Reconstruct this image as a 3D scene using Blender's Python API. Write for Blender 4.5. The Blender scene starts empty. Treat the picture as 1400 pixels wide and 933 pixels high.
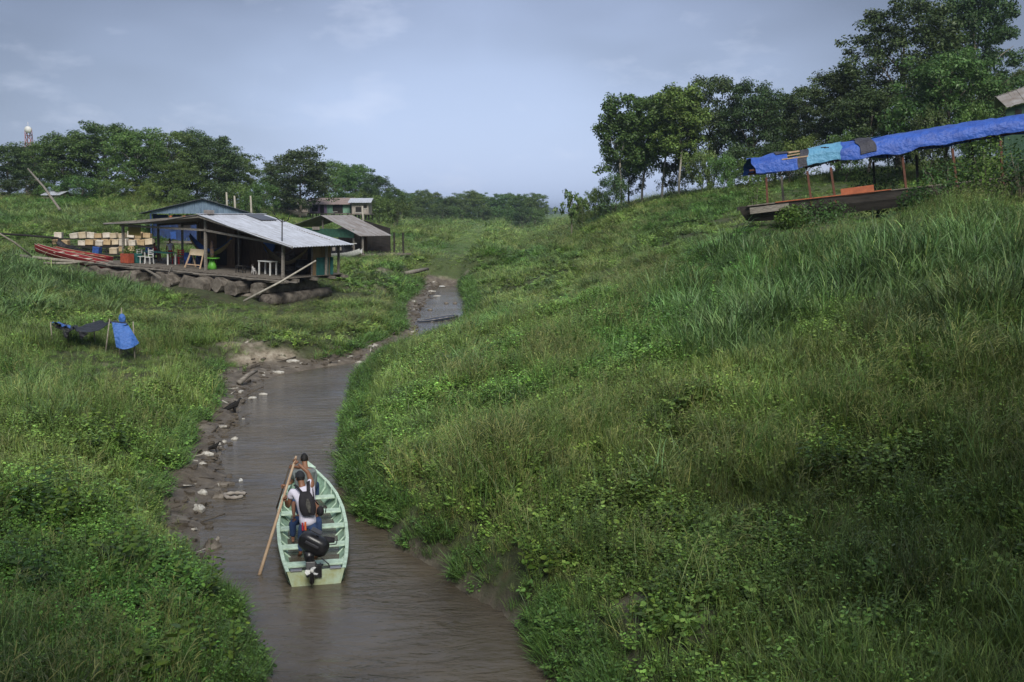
import bpy, bmesh, math, random
import numpy as np
from mathutils import Vector, Matrix, Euler

C = bpy.context.scene
COL = C.collection
F = 1361.0
H = 6.5
TH = math.atan(173.5 / F)
# ------------------------------------------------------------------ camera
cam_d = bpy.data.cameras.new('camera')
cam = bpy.data.objects.new('camera', cam_d)
COL.objects.link(cam)
cam_d.sensor_width = 36.0
cam_d.lens = 36.0 * F / 1400.0
cam_d.clip_start = 0.1
cam_d.clip_end = 12000
cam.location = (0, 0, H)
cam.rotation_euler = (math.pi / 2 - TH, 0, 0)
C.camera = cam
# ------------------------------------------------------------------ world
SUN_EL, SUN_AZ = math.radians(41), math.radians(168)     # azimuth from +Y (view direction), negative = from the left
w = bpy.data.worlds.new('World'); C.world = w; w.use_nodes = True
nt = w.node_tree; N = nt.nodes; L = nt.links; N.clear()
out = N.new('ShaderNodeOutputWorld'); bg = N.new('ShaderNodeBackground')
sky = N.new('ShaderNodeTexSky'); sky.sky_type = 'NISHITA'; sky.sun_disc = False
sky.sun_elevation = SUN_EL; sky.sun_rotation = SUN_AZ
sky.air_density = 1.0; sky.dust_density = 2.5; sky.ozone_density = 1.5
bg.inputs['Strength'].default_value = 0.1
tc = N.new('ShaderNodeTexCoord')
sep = N.new('ShaderNodeSeparateXYZ'); L.new(tc.outputs['Generated'], sep.inputs[0])
# overcast veil: blue grey, paler to the horizon, darkened left and right for vignette and cloud, darker overhead
elev = N.new('ShaderNodeValToRGB'); L.new(sep.outputs['Z'], elev.inputs[0])
cr = elev.color_ramp
cr.elements[0].position = 0.0; cr.elements[0].color = (3.7, 4.5, 6.3, 1)
cr.elements[1].position = 0.9; cr.elements[1].color = (2.3, 2.6, 3.3, 1)
e = cr.elements.new(0.09); e.color = (3.2, 3.9, 5.55, 1)
e = cr.elements.new(0.22); e.color = (2.25, 2.7, 3.95, 1)
e = cr.elements.new(0.5); e.color = (3.3, 3.7, 4.5, 1)
# side darkening: lens vignette painted into the cloudy sky colour, broken up by noise
az = N.new('ShaderNodeMath'); az.operation = 'ABSOLUTE'
shx = N.new('ShaderNodeMath'); shx.operation = 'ADD'; shx.inputs[1].default_value = 0.03
L.new(sep.outputs['X'], shx.inputs[0]); L.new(shx.outputs[0], az.inputs[0])
mr = N.new('ShaderNodeMapRange'); mr.inputs['From Min'].default_value = 0.1; mr.inputs['From Max'].default_value = 0.55
mr.inputs['To Min'].default_value = 1.0; mr.inputs['To Max'].default_value = 0.42
mr.interpolation_type = 'SMOOTHSTEP'
n0 = N.new('ShaderNodeTexNoise'); n0.inputs['Scale'].default_value = 1.6; n0.inputs['Detail'].default_value = 4
mapn = N.new('ShaderNodeMapping'); mapn.inputs['Scale'].default_value = (1, 1, 2.6)
L.new(tc.outputs['Generated'], mapn.inputs[0]); L.new(mapn.outputs[0], n0.inputs['Vector'])
nadd = N.new('ShaderNodeMath'); nadd.operation = 'MULTIPLY_ADD'; nadd.inputs[1].default_value = 0.9
nm = N.new('ShaderNodeMath'); nm.operation = 'SUBTRACT'; nm.inputs[1].default_value = 0.5
L.new(n0.outputs['Fac'], nm.inputs[0]); L.new(nm.outputs[0], nadd.inputs[0]); L.new(az.outputs[0], nadd.inputs[2])
L.new(nadd.outputs[0], mr.inputs['Value'])
vm = N.new('ShaderNodeVectorMath'); vm.operation = 'SCALE'
L.new(elev.outputs['Color'], vm.inputs[0]); L.new(mr.outputs[0], vm.inputs['Scale'])
# wispy pale clouds
n1 = N.new('ShaderNodeTexNoise'); n1.inputs['Scale'].default_value = 5.5; n1.inputs['Detail'].default_value = 7; n1.inputs['Roughness'].default_value = 0.6
map2 = N.new('ShaderNodeMapping'); map2.inputs['Scale'].default_value = (1, 1, 2.6); map2.inputs['Location'].default_value = (0.35, 0.2, 0.5)
L.new(tc.outputs['Generated'], map2.inputs[0]); L.new(map2.outputs[0], n1.inputs['Vector'])
c1 = N.new('ShaderNodeMapRange'); c1.inputs['From Min'].default_value = 0.57; c1.inputs['From Max'].default_value = 0.78
c1.inputs['To Max'].default_value = 0.4
L.new(n1.outputs['Fac'], c1.inputs['Value'])
mxc = N.new('ShaderNodeMix'); mxc.data_type = 'RGBA'
L.new(c1.outputs[0], mxc.inputs['Factor']); L.new(vm.outputs[0], mxc.inputs['A']); mxc.inputs['B'].default_value = (5.2, 5.5, 6.6, 1)
mxs = N.new('ShaderNodeMix'); mxs.data_type = 'RGBA'; mxs.inputs['Factor'].default_value = 0.88
L.new(sky.outputs[0], mxs.inputs['A']); L.new(mxc.outputs['Result'], mxs.inputs['B'])
L.new(mxs.outputs['Result'], bg.inputs['Color']); L.new(bg.outputs[0], out.inputs[0])
# ------------------------------------------------------------------ sun
sd = bpy.data.lights.new('sun', 'SUN'); sd.energy = 2.2; sd.angle = math.radians(24); sd.color = (1.0, 0.97, 0.91)
sun = bpy.data.objects.new('sun', sd); COL.objects.link(sun)
dirv = Vector((math.sin(SUN_AZ) * math.cos(SUN_EL), math.cos(SUN_AZ) * math.cos(SUN_EL), math.sin(SUN_EL)))
sun.rotation_euler = dirv.to_track_quat('Z', 'Y').to_euler(); sun.location = dirv * 60
# ------------------------------------------------------------------ render / exposure
C.render.engine = 'CYCLES'
C.view_settings.view_transform = 'Standard'; C.view_settings.look = 'None'
C.view_settings.exposure = 0.8; C.view_settings.gamma = 1.0; C.view_settings.use_curve_mapping = False
C.cycles.max_bounces = 5; C.cycles.diffuse_bounces = 3; C.cycles.glossy_bounces = 3
C.cycles.transmission_bounces = 4; C.cycles.transparent_max_bounces = 6; C.cycles.volume_bounces = 0
C.cycles.volume_step_rate = 4; C.cycles.use_denoising = True
C.cycles.caustics_reflective = False; C.cycles.caustics_refractive = False

rng = np.random.default_rng(7)
R = random.Random(5)
cT, sT = math.cos(TH), math.sin(TH)
def ray(u, v):
    a = (u - 700) / F; q = (466.5 - v) / F
    return Vector((a, cT + q * sT, -sT + q * cT))
def at(u, v, y):
    d = ray(u, v); return Vector((0, 0, H)) + d * (y / d.y)
def atz(u, v, z=0.0):
    d = ray(u, v); return Vector((0, 0, H)) + d * ((z - H) / d.z)
def proj(x, y, z):
    x = np.asarray(x, float); y = np.asarray(y, float); z = np.asarray(z, float) - H
    fw = y * cT - z * sT; up = y * sT + z * cT
    fw = np.maximum(fw, 0.01)
    return 700 + F * x / fw, 466.5 - F * up / fw

# ------------------------------------------------------------------ materials
def principled(name, col, rough=0.8, metal=0.0, spec=0.3, noise=None, nscale=5.0, bump=0.0, bscale=30.0, coat=0.0, stretch=None):
    m = bpy.data.materials.new(name); m.use_nodes = True
    t = m.node_tree; n = t.nodes; l = t.links
    b = n['Principled BSDF']
    b.inputs['Roughness'].default_value = rough; b.inputs['Metallic'].default_value = metal
    b.inputs['Specular IOR Level'].default_value = spec; b.inputs['Coat Weight'].default_value = coat
    b.inputs['Base Color'].default_value = (*col, 1)
    tcn = n.new('ShaderNodeTexCoord'); mp = n.new('ShaderNodeMapping'); l.new(tcn.outputs['Object'], mp.inputs[0])
    if stretch: mp.inputs['Scale'].default_value = stretch
    if noise:
        ns = n.new('ShaderNodeTexNoise'); ns.inputs['Scale'].default_value = nscale; ns.inputs['Detail'].default_value = 6
        ns.inputs['Roughness'].default_value = 0.65
        l.new(mp.outputs[0], ns.inputs['Vector'])
        r = n.new('ShaderNodeValToRGB'); r.color_ramp.elements[0].position = 0.36; r.color_ramp.elements[1].position = 0.64
        r.color_ramp.elements[0].color = (*noise, 1); r.color_ramp.elements[1].color = (*col, 1)
        l.new(ns.outputs['Fac'], r.inputs[0]); l.new(r.outputs[0], b.inputs['Base Color'])
    if bump:
        nb = n.new('ShaderNodeTexNoise'); nb.inputs['Scale'].default_value = bscale; nb.inputs['Detail'].default_value = 5
        l.new(mp.outputs[0], nb.inputs['Vector'])
        bp = n.new('ShaderNodeBump'); bp.inputs['Strength'].default_value = bump; bp.inputs['Distance'].default_value = 0.02
        l.new(nb.outputs['Fac'], bp.inputs['Height']); l.new(bp.outputs[0], b.inputs['Normal'])
    return m

def leaf_material(name, col, attr=None, rough=0.45, trans=0.35, objrand=0.0, vcol=True):
    """foliage: tint read from the scattered plant (attr), small per-leaf variation from vertex colour, light passing through leaves"""
    m = bpy.data.materials.new(name); m.use_nodes = True
    t = m.node_tree; n = t.nodes; l = t.links
    b = n['Principled BSDF']; o = n['Material Output']
    b.inputs['Roughness'].default_value = rough; b.inputs['Specular IOR Level'].default_value = 0.35
    base = n.new('ShaderNodeRGB'); base.outputs[0].default_value = (*col, 1); cur = base.outputs[0]
    if attr:
        a = n.new('ShaderNodeAttribute'); a.attribute_type = 'INSTANCER'; a.attribute_name = attr; cur = a.outputs['Color']
    if vcol:
        a2 = n.new('ShaderNodeAttribute'); a2.attribute_type = 'GEOMETRY'; a2.attribute_name = 'var'
        mx = n.new('ShaderNodeMix'); mx.data_type = 'RGBA'; mx.blend_type = 'MULTIPLY'; mx.inputs['Factor'].default_value = 1
        l.new(cur, mx.inputs['A']); l.new(a2.outputs['Color'], mx.inputs['B']); cur = mx.outputs['Result']
    if objrand:
        oi = n.new('ShaderNodeObjectInfo'); hs = n.new('ShaderNodeHueSaturation')
        m1 = n.new('ShaderNodeMapRange'); m1.inputs['To Min'].default_value = 1 - objrand; m1.inputs['To Max'].default_value = 1 + objrand
        l.new(oi.outputs['Random'], m1.inputs['Value']); l.new(m1.outputs[0], hs.inputs['Value'])
        m2 = n.new('ShaderNodeMath'); m2.operation = 'MULTIPLY'; m2.inputs[1].default_value = 7.31; l.new(oi.outputs['Random'], m2.inputs[0])
        m3 = n.new('ShaderNodeMath'); m3.operation = 'FRACT'; l.new(m2.outputs[0], m3.inputs[0])
        m4 = n.new('ShaderNodeMapRange'); m4.inputs['To Min'].default_value = 0.475; m4.inputs['To Max'].default_value = 0.52
        l.new(m3.outputs[0], m4.inputs['Value']); l.new(m4.outputs[0], hs.inputs['Hue'])
        l.new(cur, hs.inputs['Color']); cur = hs.outputs['Color']
    l.new(cur, b.inputs['Base Color'])
    tr = n.new('ShaderNodeBsdfTranslucent'); l.new(cur, tr.inputs['Color'])
    ms = n.new('ShaderNodeMixShader'); ms.inputs[0].default_value = trans
    l.new(b.outputs[0], ms.inputs[1]); l.new(tr.outputs[0], ms.inputs[2]); l.new(ms.outputs[0], o.inputs['Surface'])
    return m

# ------------------------------------------------------------------ tagging and mesh helpers
def tag(o, label=None, cat=None, group=None, kind=None):
    if label: o['label'] = label
    if cat: o['category'] = cat
    if group: o['group'] = group
    if kind: o['kind'] = kind
    return o
def thing(name, label, cat, loc=(0, 0, 0), rot=(0, 0, 0), group=None):
    o = bpy.data.objects.new(name, None); COL.objects.link(o); o.empty_display_size = 0.3
    o.location = loc; o.rotation_euler = rot
    return tag(o, label, cat, group)
def copy_tree(o, parent=None):
    c = o.copy(); COL.objects.link(c); c.parent = parent
    for ch in list(o.children): copy_tree(ch, c)
    return c

class MB:
    """collects shapes and links them as ONE mesh object"""
    def __init__(s): s.v = []; s.f = []; s.n = 0; s.sm = []; s.mi = []
    def add(s, V, Fc, smooth=False, mi=0):
        o = len(s.v); s.v.extend([tuple(p) for p in V]); s.f.extend([tuple(o + i for i in f) for f in Fc]); s.sm.extend([smooth] * len(Fc)); s.mi.extend([mi] * len(Fc)); return s
    def box(s, c, size, rot=None, bev=0.0, mi=0):
        x, y, z = [a / 2 for a in size]; c = Vector(c)
        M = Euler(rot).to_matrix() if rot else Matrix.Identity(3)
        if bev <= 0:
            P = [(-x, -y, -z), (x, -y, -z), (x, y, -z), (-x, y, -z), (-x, -y, z), (x, -y, z), (x, y, z), (-x, y, z)]
            Fc = [(0, 3, 2, 1), (4, 5, 6, 7), (0, 1, 5, 4), (1, 2, 6, 5), (2, 3, 7, 6), (3, 0, 4, 7)]
            s.add([c + M @ Vector(p) for p in P], Fc, mi=mi)
        else:
            bm = bmesh.new(); bmesh.ops.create_cube(bm, size=1)
            for q in bm.verts: q.co = Vector((q.co.x * size[0], q.co.y * size[1], q.co.z * size[2]))
            bmesh.ops.bevel(bm, geom=list(bm.edges), offset=min(bev, min(size) * 0.45), segments=2, profile=0.6, affect='EDGES')
            bm.verts.index_update()
            s.add([c + M @ q.co for q in bm.verts], [[q.index for q in f.verts] for f in bm.faces], mi=mi); bm.free()
        return s
    def bar(s, a, b, w=0.1, h=None, mi=0, up=(0, 0, 1)):
        a = Vector(a); b = Vector(b); h = h or w; d = (b - a); Lg = d.length; d.normalize()
        up = Vector(up)
        if abs(d.dot(up)) > 0.98: up = Vector((1, 0, 0))
        sx = d.cross(up).normalized() * (w / 2); sz = sx.normalized().cross(d).normalized() * (h / 2)
        P = [a - sx - sz, a + sx - sz, a + sx + sz, a - sx + sz, b - sx - sz, b + sx - sz, b + sx + sz, b - sx + sz]
        s.add(P, [(0, 1, 2, 3), (7, 6, 5, 4), (0, 4, 5, 1), (1, 5, 6, 2), (2, 6, 7, 3), (3, 7, 4, 0)], mi=mi); return s
    def tube(s, pts, rad, n=8, cap=True, smooth=True, mi=0, flat=1.0):
        pts = [Vector(p) for p in pts]
        if not hasattr(rad, '__len__'): rad = [rad] * len(pts)
        V = []; prev = None
        for i, p in enumerate(pts):
            if i == 0: d = pts[1] - p
            elif i == len(pts) - 1: d = p - pts[i - 1]
            else: d = pts[i + 1] - pts[i - 1]
            if d.length < 1e-9: d = Vector((0, 0, 1))
            d.normalize()
            if prev is None: a = d.orthogonal().normalized()
            else:
                a = prev - d * prev.dot(d)
                a = a.normalized() if a.length > 1e-6 else d.orthogonal().normalized()
            prev = a; b = d.cross(a)
            for k in range(n):
                t = 2 * math.pi * k / n
                V.append(p + (a * math.cos(t) + b * math.sin(t) * flat) * rad[i])
        Fc = []
        for i in range(len(pts) - 1):
            for k in range(n):
                k2 = (k + 1) % n; Fc.append((i * n + k, i * n + k2, (i + 1) * n + k2, (i + 1) * n + k))
        if cap: Fc.append(tuple(range(n))[::-1]); Fc.append(tuple((len(pts) - 1) * n + k for k in range(n)))
        s.add(V, Fc, smooth, mi); return s
    def grid(s, P, smooth=True, mi=0, closed=False):
        """P = rows of points"""
        m = len(P); n = len(P[0]); V = [p for r in P for p in r]; Fc = []
        for i in range(m - 1):
            for k in range(n if closed else n - 1):
                k2 = (k + 1) % n; Fc.append((i * n + k, i * n + k2, (i + 1) * n + k2, (i + 1) * n + k))
        s.add(V, Fc, smooth, mi); return s
    def ball(s, c, r, nu=12, nv=8, mi=0, rot=None):
        if not hasattr(r, '__len__'): r = (r, r, r)
        M = Euler(rot).to_matrix() if rot else Matrix.Identity(3); c = Vector(c); rows = []
        for i in range(nv + 1):
            t = math.pi * (0.02 + 0.96 * i / nv)
            rows.append([c + M @ Vector((r[0] * math.sin(t) * math.cos(2 * math.pi * k / nu), r[1] * math.sin(t) * math.sin(2 * math.pi * k / nu), r[2] * math.cos(t))) for k in range(nu)])
        s.grid(rows, True, mi, True); o = len(s.v) - (nv + 1) * nu
        s.f.append(tuple(o + k for k in range(nu))[::-1]); s.f.append(tuple(o + nv * nu + k for k in range(nu))); s.sm += [True] * 2; s.mi += [mi] * 2; return s
    def build(s, name, mat, parent=None, smooth=None):
        me = bpy.data.meshes.new(name); me.from_pydata(s.v, [], s.f)
        mats = mat if isinstance(mat, (list, tuple)) else [mat]
        for m in mats: me.materials.append(m)
        me.polygons.foreach_set('use_smooth', s.sm if smooth is None else [smooth] * len(s.f))
        me.polygons.foreach_set('material_index', s.mi); me.validate(); me.update()
        o = bpy.data.objects.new(name, me); COL.objects.link(o)
        if parent: o.parent = parent
        return o

# ------------------------------------------------------------------ value noise (numpy)
_perm = rng.random((64, 64))
def vnoise(x, y):
    x = np.asarray(x, float); y = np.asarray(y, float)
    xi = np.floor(x).astype(int); yi = np.floor(y).astype(int); fx = x - xi; fy = y - yi
    fx = fx * fx * (3 - 2 * fx); fy = fy * fy * (3 - 2 * fy)
    g = lambda a, b: _perm[a % 64, b % 64]
    return (g(xi, yi) * (1 - fx) + g(xi + 1, yi) * fx) * (1 - fy) + (g(xi, yi + 1) * (1 - fx) + g(xi + 1, yi + 1) * fx) * fy
def fbm(x, y, o=3):
    t = 0; a = 0.5; s = 0
    for i in range(o): t = t + a * vnoise(x * 2 ** i + 17.3 * i, y * 2 ** i + 9.1 * i); s += a; a *= 0.5
    return t / s
def sstep(a, b, x):
    t = np.clip((np.asarray(x, float) - a) / (b - a), 0, 1); return t * t * (3 - 2 * t)

# ------------------------------------------------------------------ terrain
XL = np.array([(-20, -1.5), (5, -2.5), (13.2, -3.33), (14.75, -4.03), (16.2, -4.97), (18.4, -6.0), (20.7, -6.63), (23.7, -7.0), (27.5, -8.27), (32.8, -9.1), (37.1, -9.8), (39.8, -9.6), (41.5, -8.6), (43.6, -6.9), (46, -6.4), (54.7, -5.4), (64.8, -6.2), (83.2, -6.75), (95, -7)])
XR = np.array([(-20, 4), (5, 1.8), (13.2, 0.65), (15.3, .08), (17.6, -1.3), (19.5, -2.45), (21.8, -3.6), (25, -4.4), (30.5, -5.1), (38, -5.9), (43, -5.6), (46, -4.7), (52, -3.2), (58.3, -2.4), (70, -2.9), (93.8, -4.8), (130, -4.8)])
TU = np.array([0, 200, 400, 550, 700.])
TD = np.array([10, 25, 38, 50, 60, 75, 95, 120, 150, 200, 400, 1500.])
TZ = np.array([[1.6, 1.4, 1.2, 1, 1], [1.8, 1.4, 1.1, 1, 1], [1.8, 1.2, .8, .7, .7], [2.4, 1.6, .9, .9, 1], [3.2, 2.2, 1.15, 1.1, 1.1],
               [4.2, 3.6, 2.6, 1.9, 1.6], [6, 5.4, 3.0, 2.4, 2.0], [8, 7.8, 4.5, 3.0, 2.2], [9, 9, 6.2, 3.9, 3], [9.5, 9.5, 7, 4.3, 3.6], [10, 10, 8, 5, 4.3], [7, 7, 6, 5, 5]])
FD = np.array([0, .15, .6, 1.2, 5, 10, 15.4, 23, 40, 60, 100, 400.])
FZ = np.array([0, .3, .65, .95, 2.1, 3.9, 6.05, 7.9, 10.3, 12.3, 13.5, 14.])
MW = np.array([(0, .1), (16.5, .15), (18.5, .7), (23, 1.15), (28, .9), (33, .7), (37, 1.4), (41, 2.6), (44, 1.0), (52, .5), (60, .9), (70, 1.3), (95, 1.0)])
def table(u, D):
    u = np.clip(u, 0, 700); D = np.clip(D, 10, 1500)
    iu = np.clip(np.searchsorted(TU, u) - 1, 0, 3); idd = np.clip(np.searchsorted(TD, D) - 1, 0, len(TD) - 2)
    fu = (u - TU[iu]) / (TU[iu + 1] - TU[iu]); fd = (D - TD[idd]) / (TD[idd + 1] - TD[idd]); fd = fd * fd * (3 - 2 * fd) * 0.5 + fd * 0.5
    return (TZ[idd, iu] * (1 - fu) + TZ[idd, iu + 1] * fu) * (1 - fd) + (TZ[idd + 1, iu] * (1 - fu) + TZ[idd + 1, iu + 1] * fu) * fd
def banks(x, y):
    wob = (fbm(x * 0 + 3.3, np.asarray(y) * 0.9, 3) - .5) * 0.5
    wob2 = (fbm(x * 0 + 13.3, np.asarray(y) * 0.9, 3) - .5) * 0.5
    xl = np.interp(y, XL[:, 0], XL[:, 1]) + wob; xr = np.interp(y, XR[:, 0], XR[:, 1]) + wob2
    return xl - x, x - xr
def hgt(x, y):
    x = np.asarray(x, float); y = np.asarray(y, float)
    dl, dr = banks(x, y); yy = np.maximum(y, 8)
    u = 700 + F * x / yy; base = table(u, yy)
    ch = 1 - sstep(89, 96, y)
    mw = np.interp(y, MW[:, 0], MW[:, 1])
    m2 = (fbm(x * 1.4, y * 1.4, 3) - .5)
    zl = np.where(dl < mw, 0.26 * np.clip(dl / mw, 0, 1) ** .6 + m2 * 0.4 * np.clip(dl / mw * 2, 0, 1), 0.26 + m2 * .4 + (base - 0.26) * sstep(0, 2.0, dl - mw))
    zl = zl * ch + base * (1 - ch)
    br = table(np.minimum(u * 0 + 700, 700), yy); br = br - np.maximum(br - 2.6, 0) * sstep(0, 20, dr)
    kf = .80 + .20 * sstep(48, 105, y)
    kf = kf * (1 - .5 * sstep(125, 240, y))
    zr = np.interp(dr, FD, FZ) * np.where(dr < 5, 1 - (1 - kf) * np.clip(dr / 5, 0, 1), kf) + br * (1 - ch) * (1 - .9 * sstep(0, 8, dr))
    zr = zr + .95 * np.exp(-(((x - 11.5) / 3.2) ** 2 + ((y - 49) / 2.2) ** 2))
    zc = -0.35 * ch * np.clip(np.minimum(-dl, -dr) / 0.5, 0, 1) + base * (1 - ch)
    z = np.where(dl > 0, zl, np.where(dr > 0, zr, zc))
    land = np.clip(np.maximum(dl - mw, dr) / 2, 0, 1)
    z = z + land * ((fbm(x * 0.35 + 5, y * 0.35, 3) - .5) * 0.75 + (fbm(x * .09, y * .09, 2) - .5) * 0.8 * np.clip(y / 60, 0, 1))
    return z
def hz(x, y): return float(hgt(np.array([x]), np.array([y]))[0])

def axis(segs):
    o = [segs[0][0]]
    for a, b, st in segs:
        n = max(1, int(round((b - a) / st))); o += list(np.linspace(a, b, n + 1)[1:])
    return np.array(o)
def geo(a, b, n): return list(np.geomspace(a, b, n))
xs = np.array([-x for x in geo(60, 5000, 22)][::-1] + list(axis([(-58, -18, 1.0), (-18, 6, 0.22), (6, 40, 0.7), (40, 60, 1.5)])) + geo(62, 5000, 22))
ys = np.array([-x for x in geo(14, 400, 8)][::-1] + list(axis([(-12, 10, 1.5), (10, 50, 0.25), (50, 98, 0.4), (98, 160, 1.5)])) + geo(164, 6000, 30))
X, Y = np.meshgrid(xs, ys); Z = hgt(X.ravel(), Y.ravel())
nx, ny = len(xs), len(ys)
V = np.stack([X.ravel(), Y.ravel(), Z], 1)
idx = np.arange(nx * ny).reshape(ny, nx)
Fq = np.stack([idx[:-1, :-1], idx[:-1, 1:], idx[1:, 1:], idx[1:, :-1]], -1).reshape(-1, 4)
def fast_mesh(name, V, Fq):
    me = bpy.data.meshes.new(name); k = Fq.shape[1]
    me.vertices.add(len(V)); me.vertices.foreach_set('co', V.astype(np.float32).ravel())
    me.loops.add(Fq.size); me.loops.foreach_set('vertex_index', Fq.astype(np.int32).ravel())
    me.polygons.add(len(Fq)); me.polygons.foreach_set('loop_start', (np.arange(len(Fq)) * k).astype(np.int32))
    me.update(calc_edges=True); me.validate(); return me
gme = fast_mesh('ground', V, Fq); gme.polygons.foreach_set('use_smooth', [True] * len(Fq))
ground = bpy.data.objects.new('ground', gme); COL.objects.link(ground); tag(ground, kind='structure')
ground['label'] = 'soil and mud of the river banks and hillside under the grass'

# bare / pale patches (dried mud) as a surface attribute
def px_blob(x, y, z, blobs):
    u, v = proj(x, y, z); r = np.zeros_like(u)
    for (cu, cv, ru, rv, s) in blobs:
        r = np.maximum(r, s * np.clip(1.6 - 1.6 * (((u - cu) / ru) ** 2 + ((v - cv) / rv) ** 2), 0, 1))
    return r
BARE = [(375, 492, 70, 17, 1.0), (330, 470, 40, 8, .8), (430, 505, 80, 12, .7), (250, 490, 50, 7, .6), (590, 400, 22, 26, .9), (600, 385, 25, 8, .8), (560, 372, 30, 5, .7), (510, 371, 30, 5, .8), (150, 495, 18, 7, .7),
        (560, 460, 16, 14, .4), (860, 580, 16, 26, .8), (870, 850, 30, 60, .6), (560, 340, 30, 5, .4), (480, 470, 14, 8, .6), (960, 860, 30, 40, .6), (1010, 620, 40, 30, .35), (500, 395, 40, 7, .3)]
def bare(x, y, z):
    dl, dr = banks(x, y); ch = (np.asarray(y) < 92)
    b = px_blob(x, y, z, BARE) * np.clip(fbm(x * 1.1, y * 0.8, 3) * 3.2 - .75, 0, 1)
    mw = np.interp(y, MW[:, 0], MW[:, 1])
    mud = np.where((dl > -3) & ch, 1 - sstep(0.0, .1 + .35 * np.clip(mw, 0, 1), dl - mw - (fbm(x * 2, y * 2, 2) - .5) * .6), 0)
    mudr = np.where((dr > -3) & (dl < 0) & ch, 1 - sstep(0.0, 0.14, dr), 0)
    return b, np.maximum(mud, mudr)
bb, mm = bare(V[:, 0], V[:, 1], V[:, 2])
at_ = gme.attributes.new('surf', 'FLOAT_COLOR', 'POINT')
farg = sstep(60, 150, V[:, 1])
at_.data.foreach_set('color', np.stack([bb, mm, farg, np.ones_like(bb)], 1).astype(np.float32).ravel())

gm = bpy.data.materials.new('soil'); gm.use_nodes = True; t = gm.node_tree; n = t.nodes; l = t.links; b = n['Principled BSDF']
a = n.new('ShaderNodeAttribute'); a.attribute_name = 'surf'; sp = n.new('ShaderNodeSeparateColor'); l.new(a.outputs['Color'], sp.inputs[0])
tcn = n.new('ShaderNodeTexCoord')
def nz(sc, det=6, ro=.6):
    q = n.new('ShaderNodeTexNoise'); q.inputs['Scale'].default_value = sc; q.inputs['Detail'].default_value = det; q.inputs['Roughness'].default_value = ro
    l.new(tcn.outputs['Object'], q.inputs['Vector']); return q.outputs['Fac']
def ramp(src, stops):
    r = n.new('ShaderNodeValToRGB'); cr = r.color_ramp
    while len(cr.elements) > 1: cr.elements.remove(cr.elements[-1])
    cr.elements[0].position = stops[0][0]; cr.elements[0].color = (*stops[0][1], 1)
    for p, c_ in stops[1:]: q = cr.elements.new(p); q.color = (*c_, 1)
    l.new(src, r.inputs[0]); return r.outputs[0]
def mixc(f, A, B):
    q = n.new('ShaderNodeMix'); q.data_type = 'RGBA'
    l.new(f, q.inputs['Factor']) if not isinstance(f, float) else setattr(q.inputs['Factor'], 'default_value', f)
    l.new(A, q.inputs['A']); l.new(B, q.inputs['B']); return q.outputs['Result']
soil = ramp(nz(2.2), [(.3, (.035, .032, .018)), (.55, (.05, .065, .025)), (.7, (.075, .06, .035))])
farc = ramp(nz(.12, 9, .7), [(.3, (.07, .12, .03)), (.5, (.10, .16, .04)), (.7, (.17, .19, .07))])
pale = ramp(nz(3.5, 8, .7), [(.35, (.11, .095, .065)), (.5, (.24, .20, .15)), (.65, (.38, .34, .27))])
mudc = ramp(nz(1.6, 9, .7), [(.35, (.075, .060, .043)), (.52, (.13, .108, .082)), (.66, (.22, .19, .15))])
c_ = mixc(sp.outputs[2], soil, farc); c_ = mixc(sp.outputs[0], c_, pale); c_ = mixc(sp.outputs[1], c_, mudc)
l.new(c_, b.inputs['Base Color'])
rr = n.new('ShaderNodeMapRange'); l.new(sp.outputs[1], rr.inputs['Value']); rr.inputs['To Min'].default_value = .95; rr.inputs['To Max'].default_value = .6
l.new(rr.outputs[0], b.inputs['Roughness']); b.inputs['Specular IOR Level'].default_value = .35
bp = n.new('ShaderNodeBump'); bp.inputs['Strength'].default_value = .9; bp.inputs['Distance'].default_value = .12; l.new(nz(3.0, 10, .7), bp.inputs['Height']); l.new(bp.outputs[0], b.inputs['Normal'])
gme.materials.append(gm)

# ------------------------------------------------------------------ water
wm = bpy.data.materials.new('muddy_water'); wm.use_nodes = True; t = wm.node_tree; n = t.nodes; l = t.links; b = n['Principled BSDF']
tcn = n.new('ShaderNodeTexCoord')
b.inputs['IOR'].default_value = 1.33; b.inputs['Specular IOR Level'].default_value = .5
b.inputs['Roughness'].default_value = .1
l.new(ramp(nz(.35, 7, .6), [(.35, (.070, .058, .042)), (.6, (.115, .095, .068))]), b.inputs['Base Color'])
mp = n.new('ShaderNodeMapping'); mp.inputs['Scale'].default_value = (1.0, 2.6, 1); mp.inputs['Rotation'].default_value = (0, 0, math.radians(-22)); l.new(tcn.outputs['Object'], mp.inputs[0])
wv = n.new('ShaderNodeTexNoise'); wv.inputs['Scale'].default_value = 1.5; wv.inputs['Detail'].default_value = 5; wv.inputs['Roughness'].default_value = .55; wv.inputs['Distortion'].default_value = .7; l.new(mp.outputs[0], wv.inputs['Vector'])
mp2 = n.new('ShaderNodeMapping'); mp2.inputs['Scale'].default_value = (1.0, 1.8, 1); mp2.inputs['Rotation'].default_value = (0, 0, math.radians(25)); l.new(tcn.outputs['Object'], mp2.inputs[0])
w2 = n.new('ShaderNodeTexNoise'); w2.inputs['Scale'].default_value = 6.5; w2.inputs['Detail'].default_value = 3; l.new(mp2.outputs[0], w2.inputs['Vector'])
ad = n.new('ShaderNodeMath'); ad.operation = 'MULTIPLY_ADD'; ad.inputs[1].default_value = .25; l.new(w2.outputs['Fac'], ad.inputs[0]); l.new(wv.outputs['Fac'], ad.inputs[2])
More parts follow.
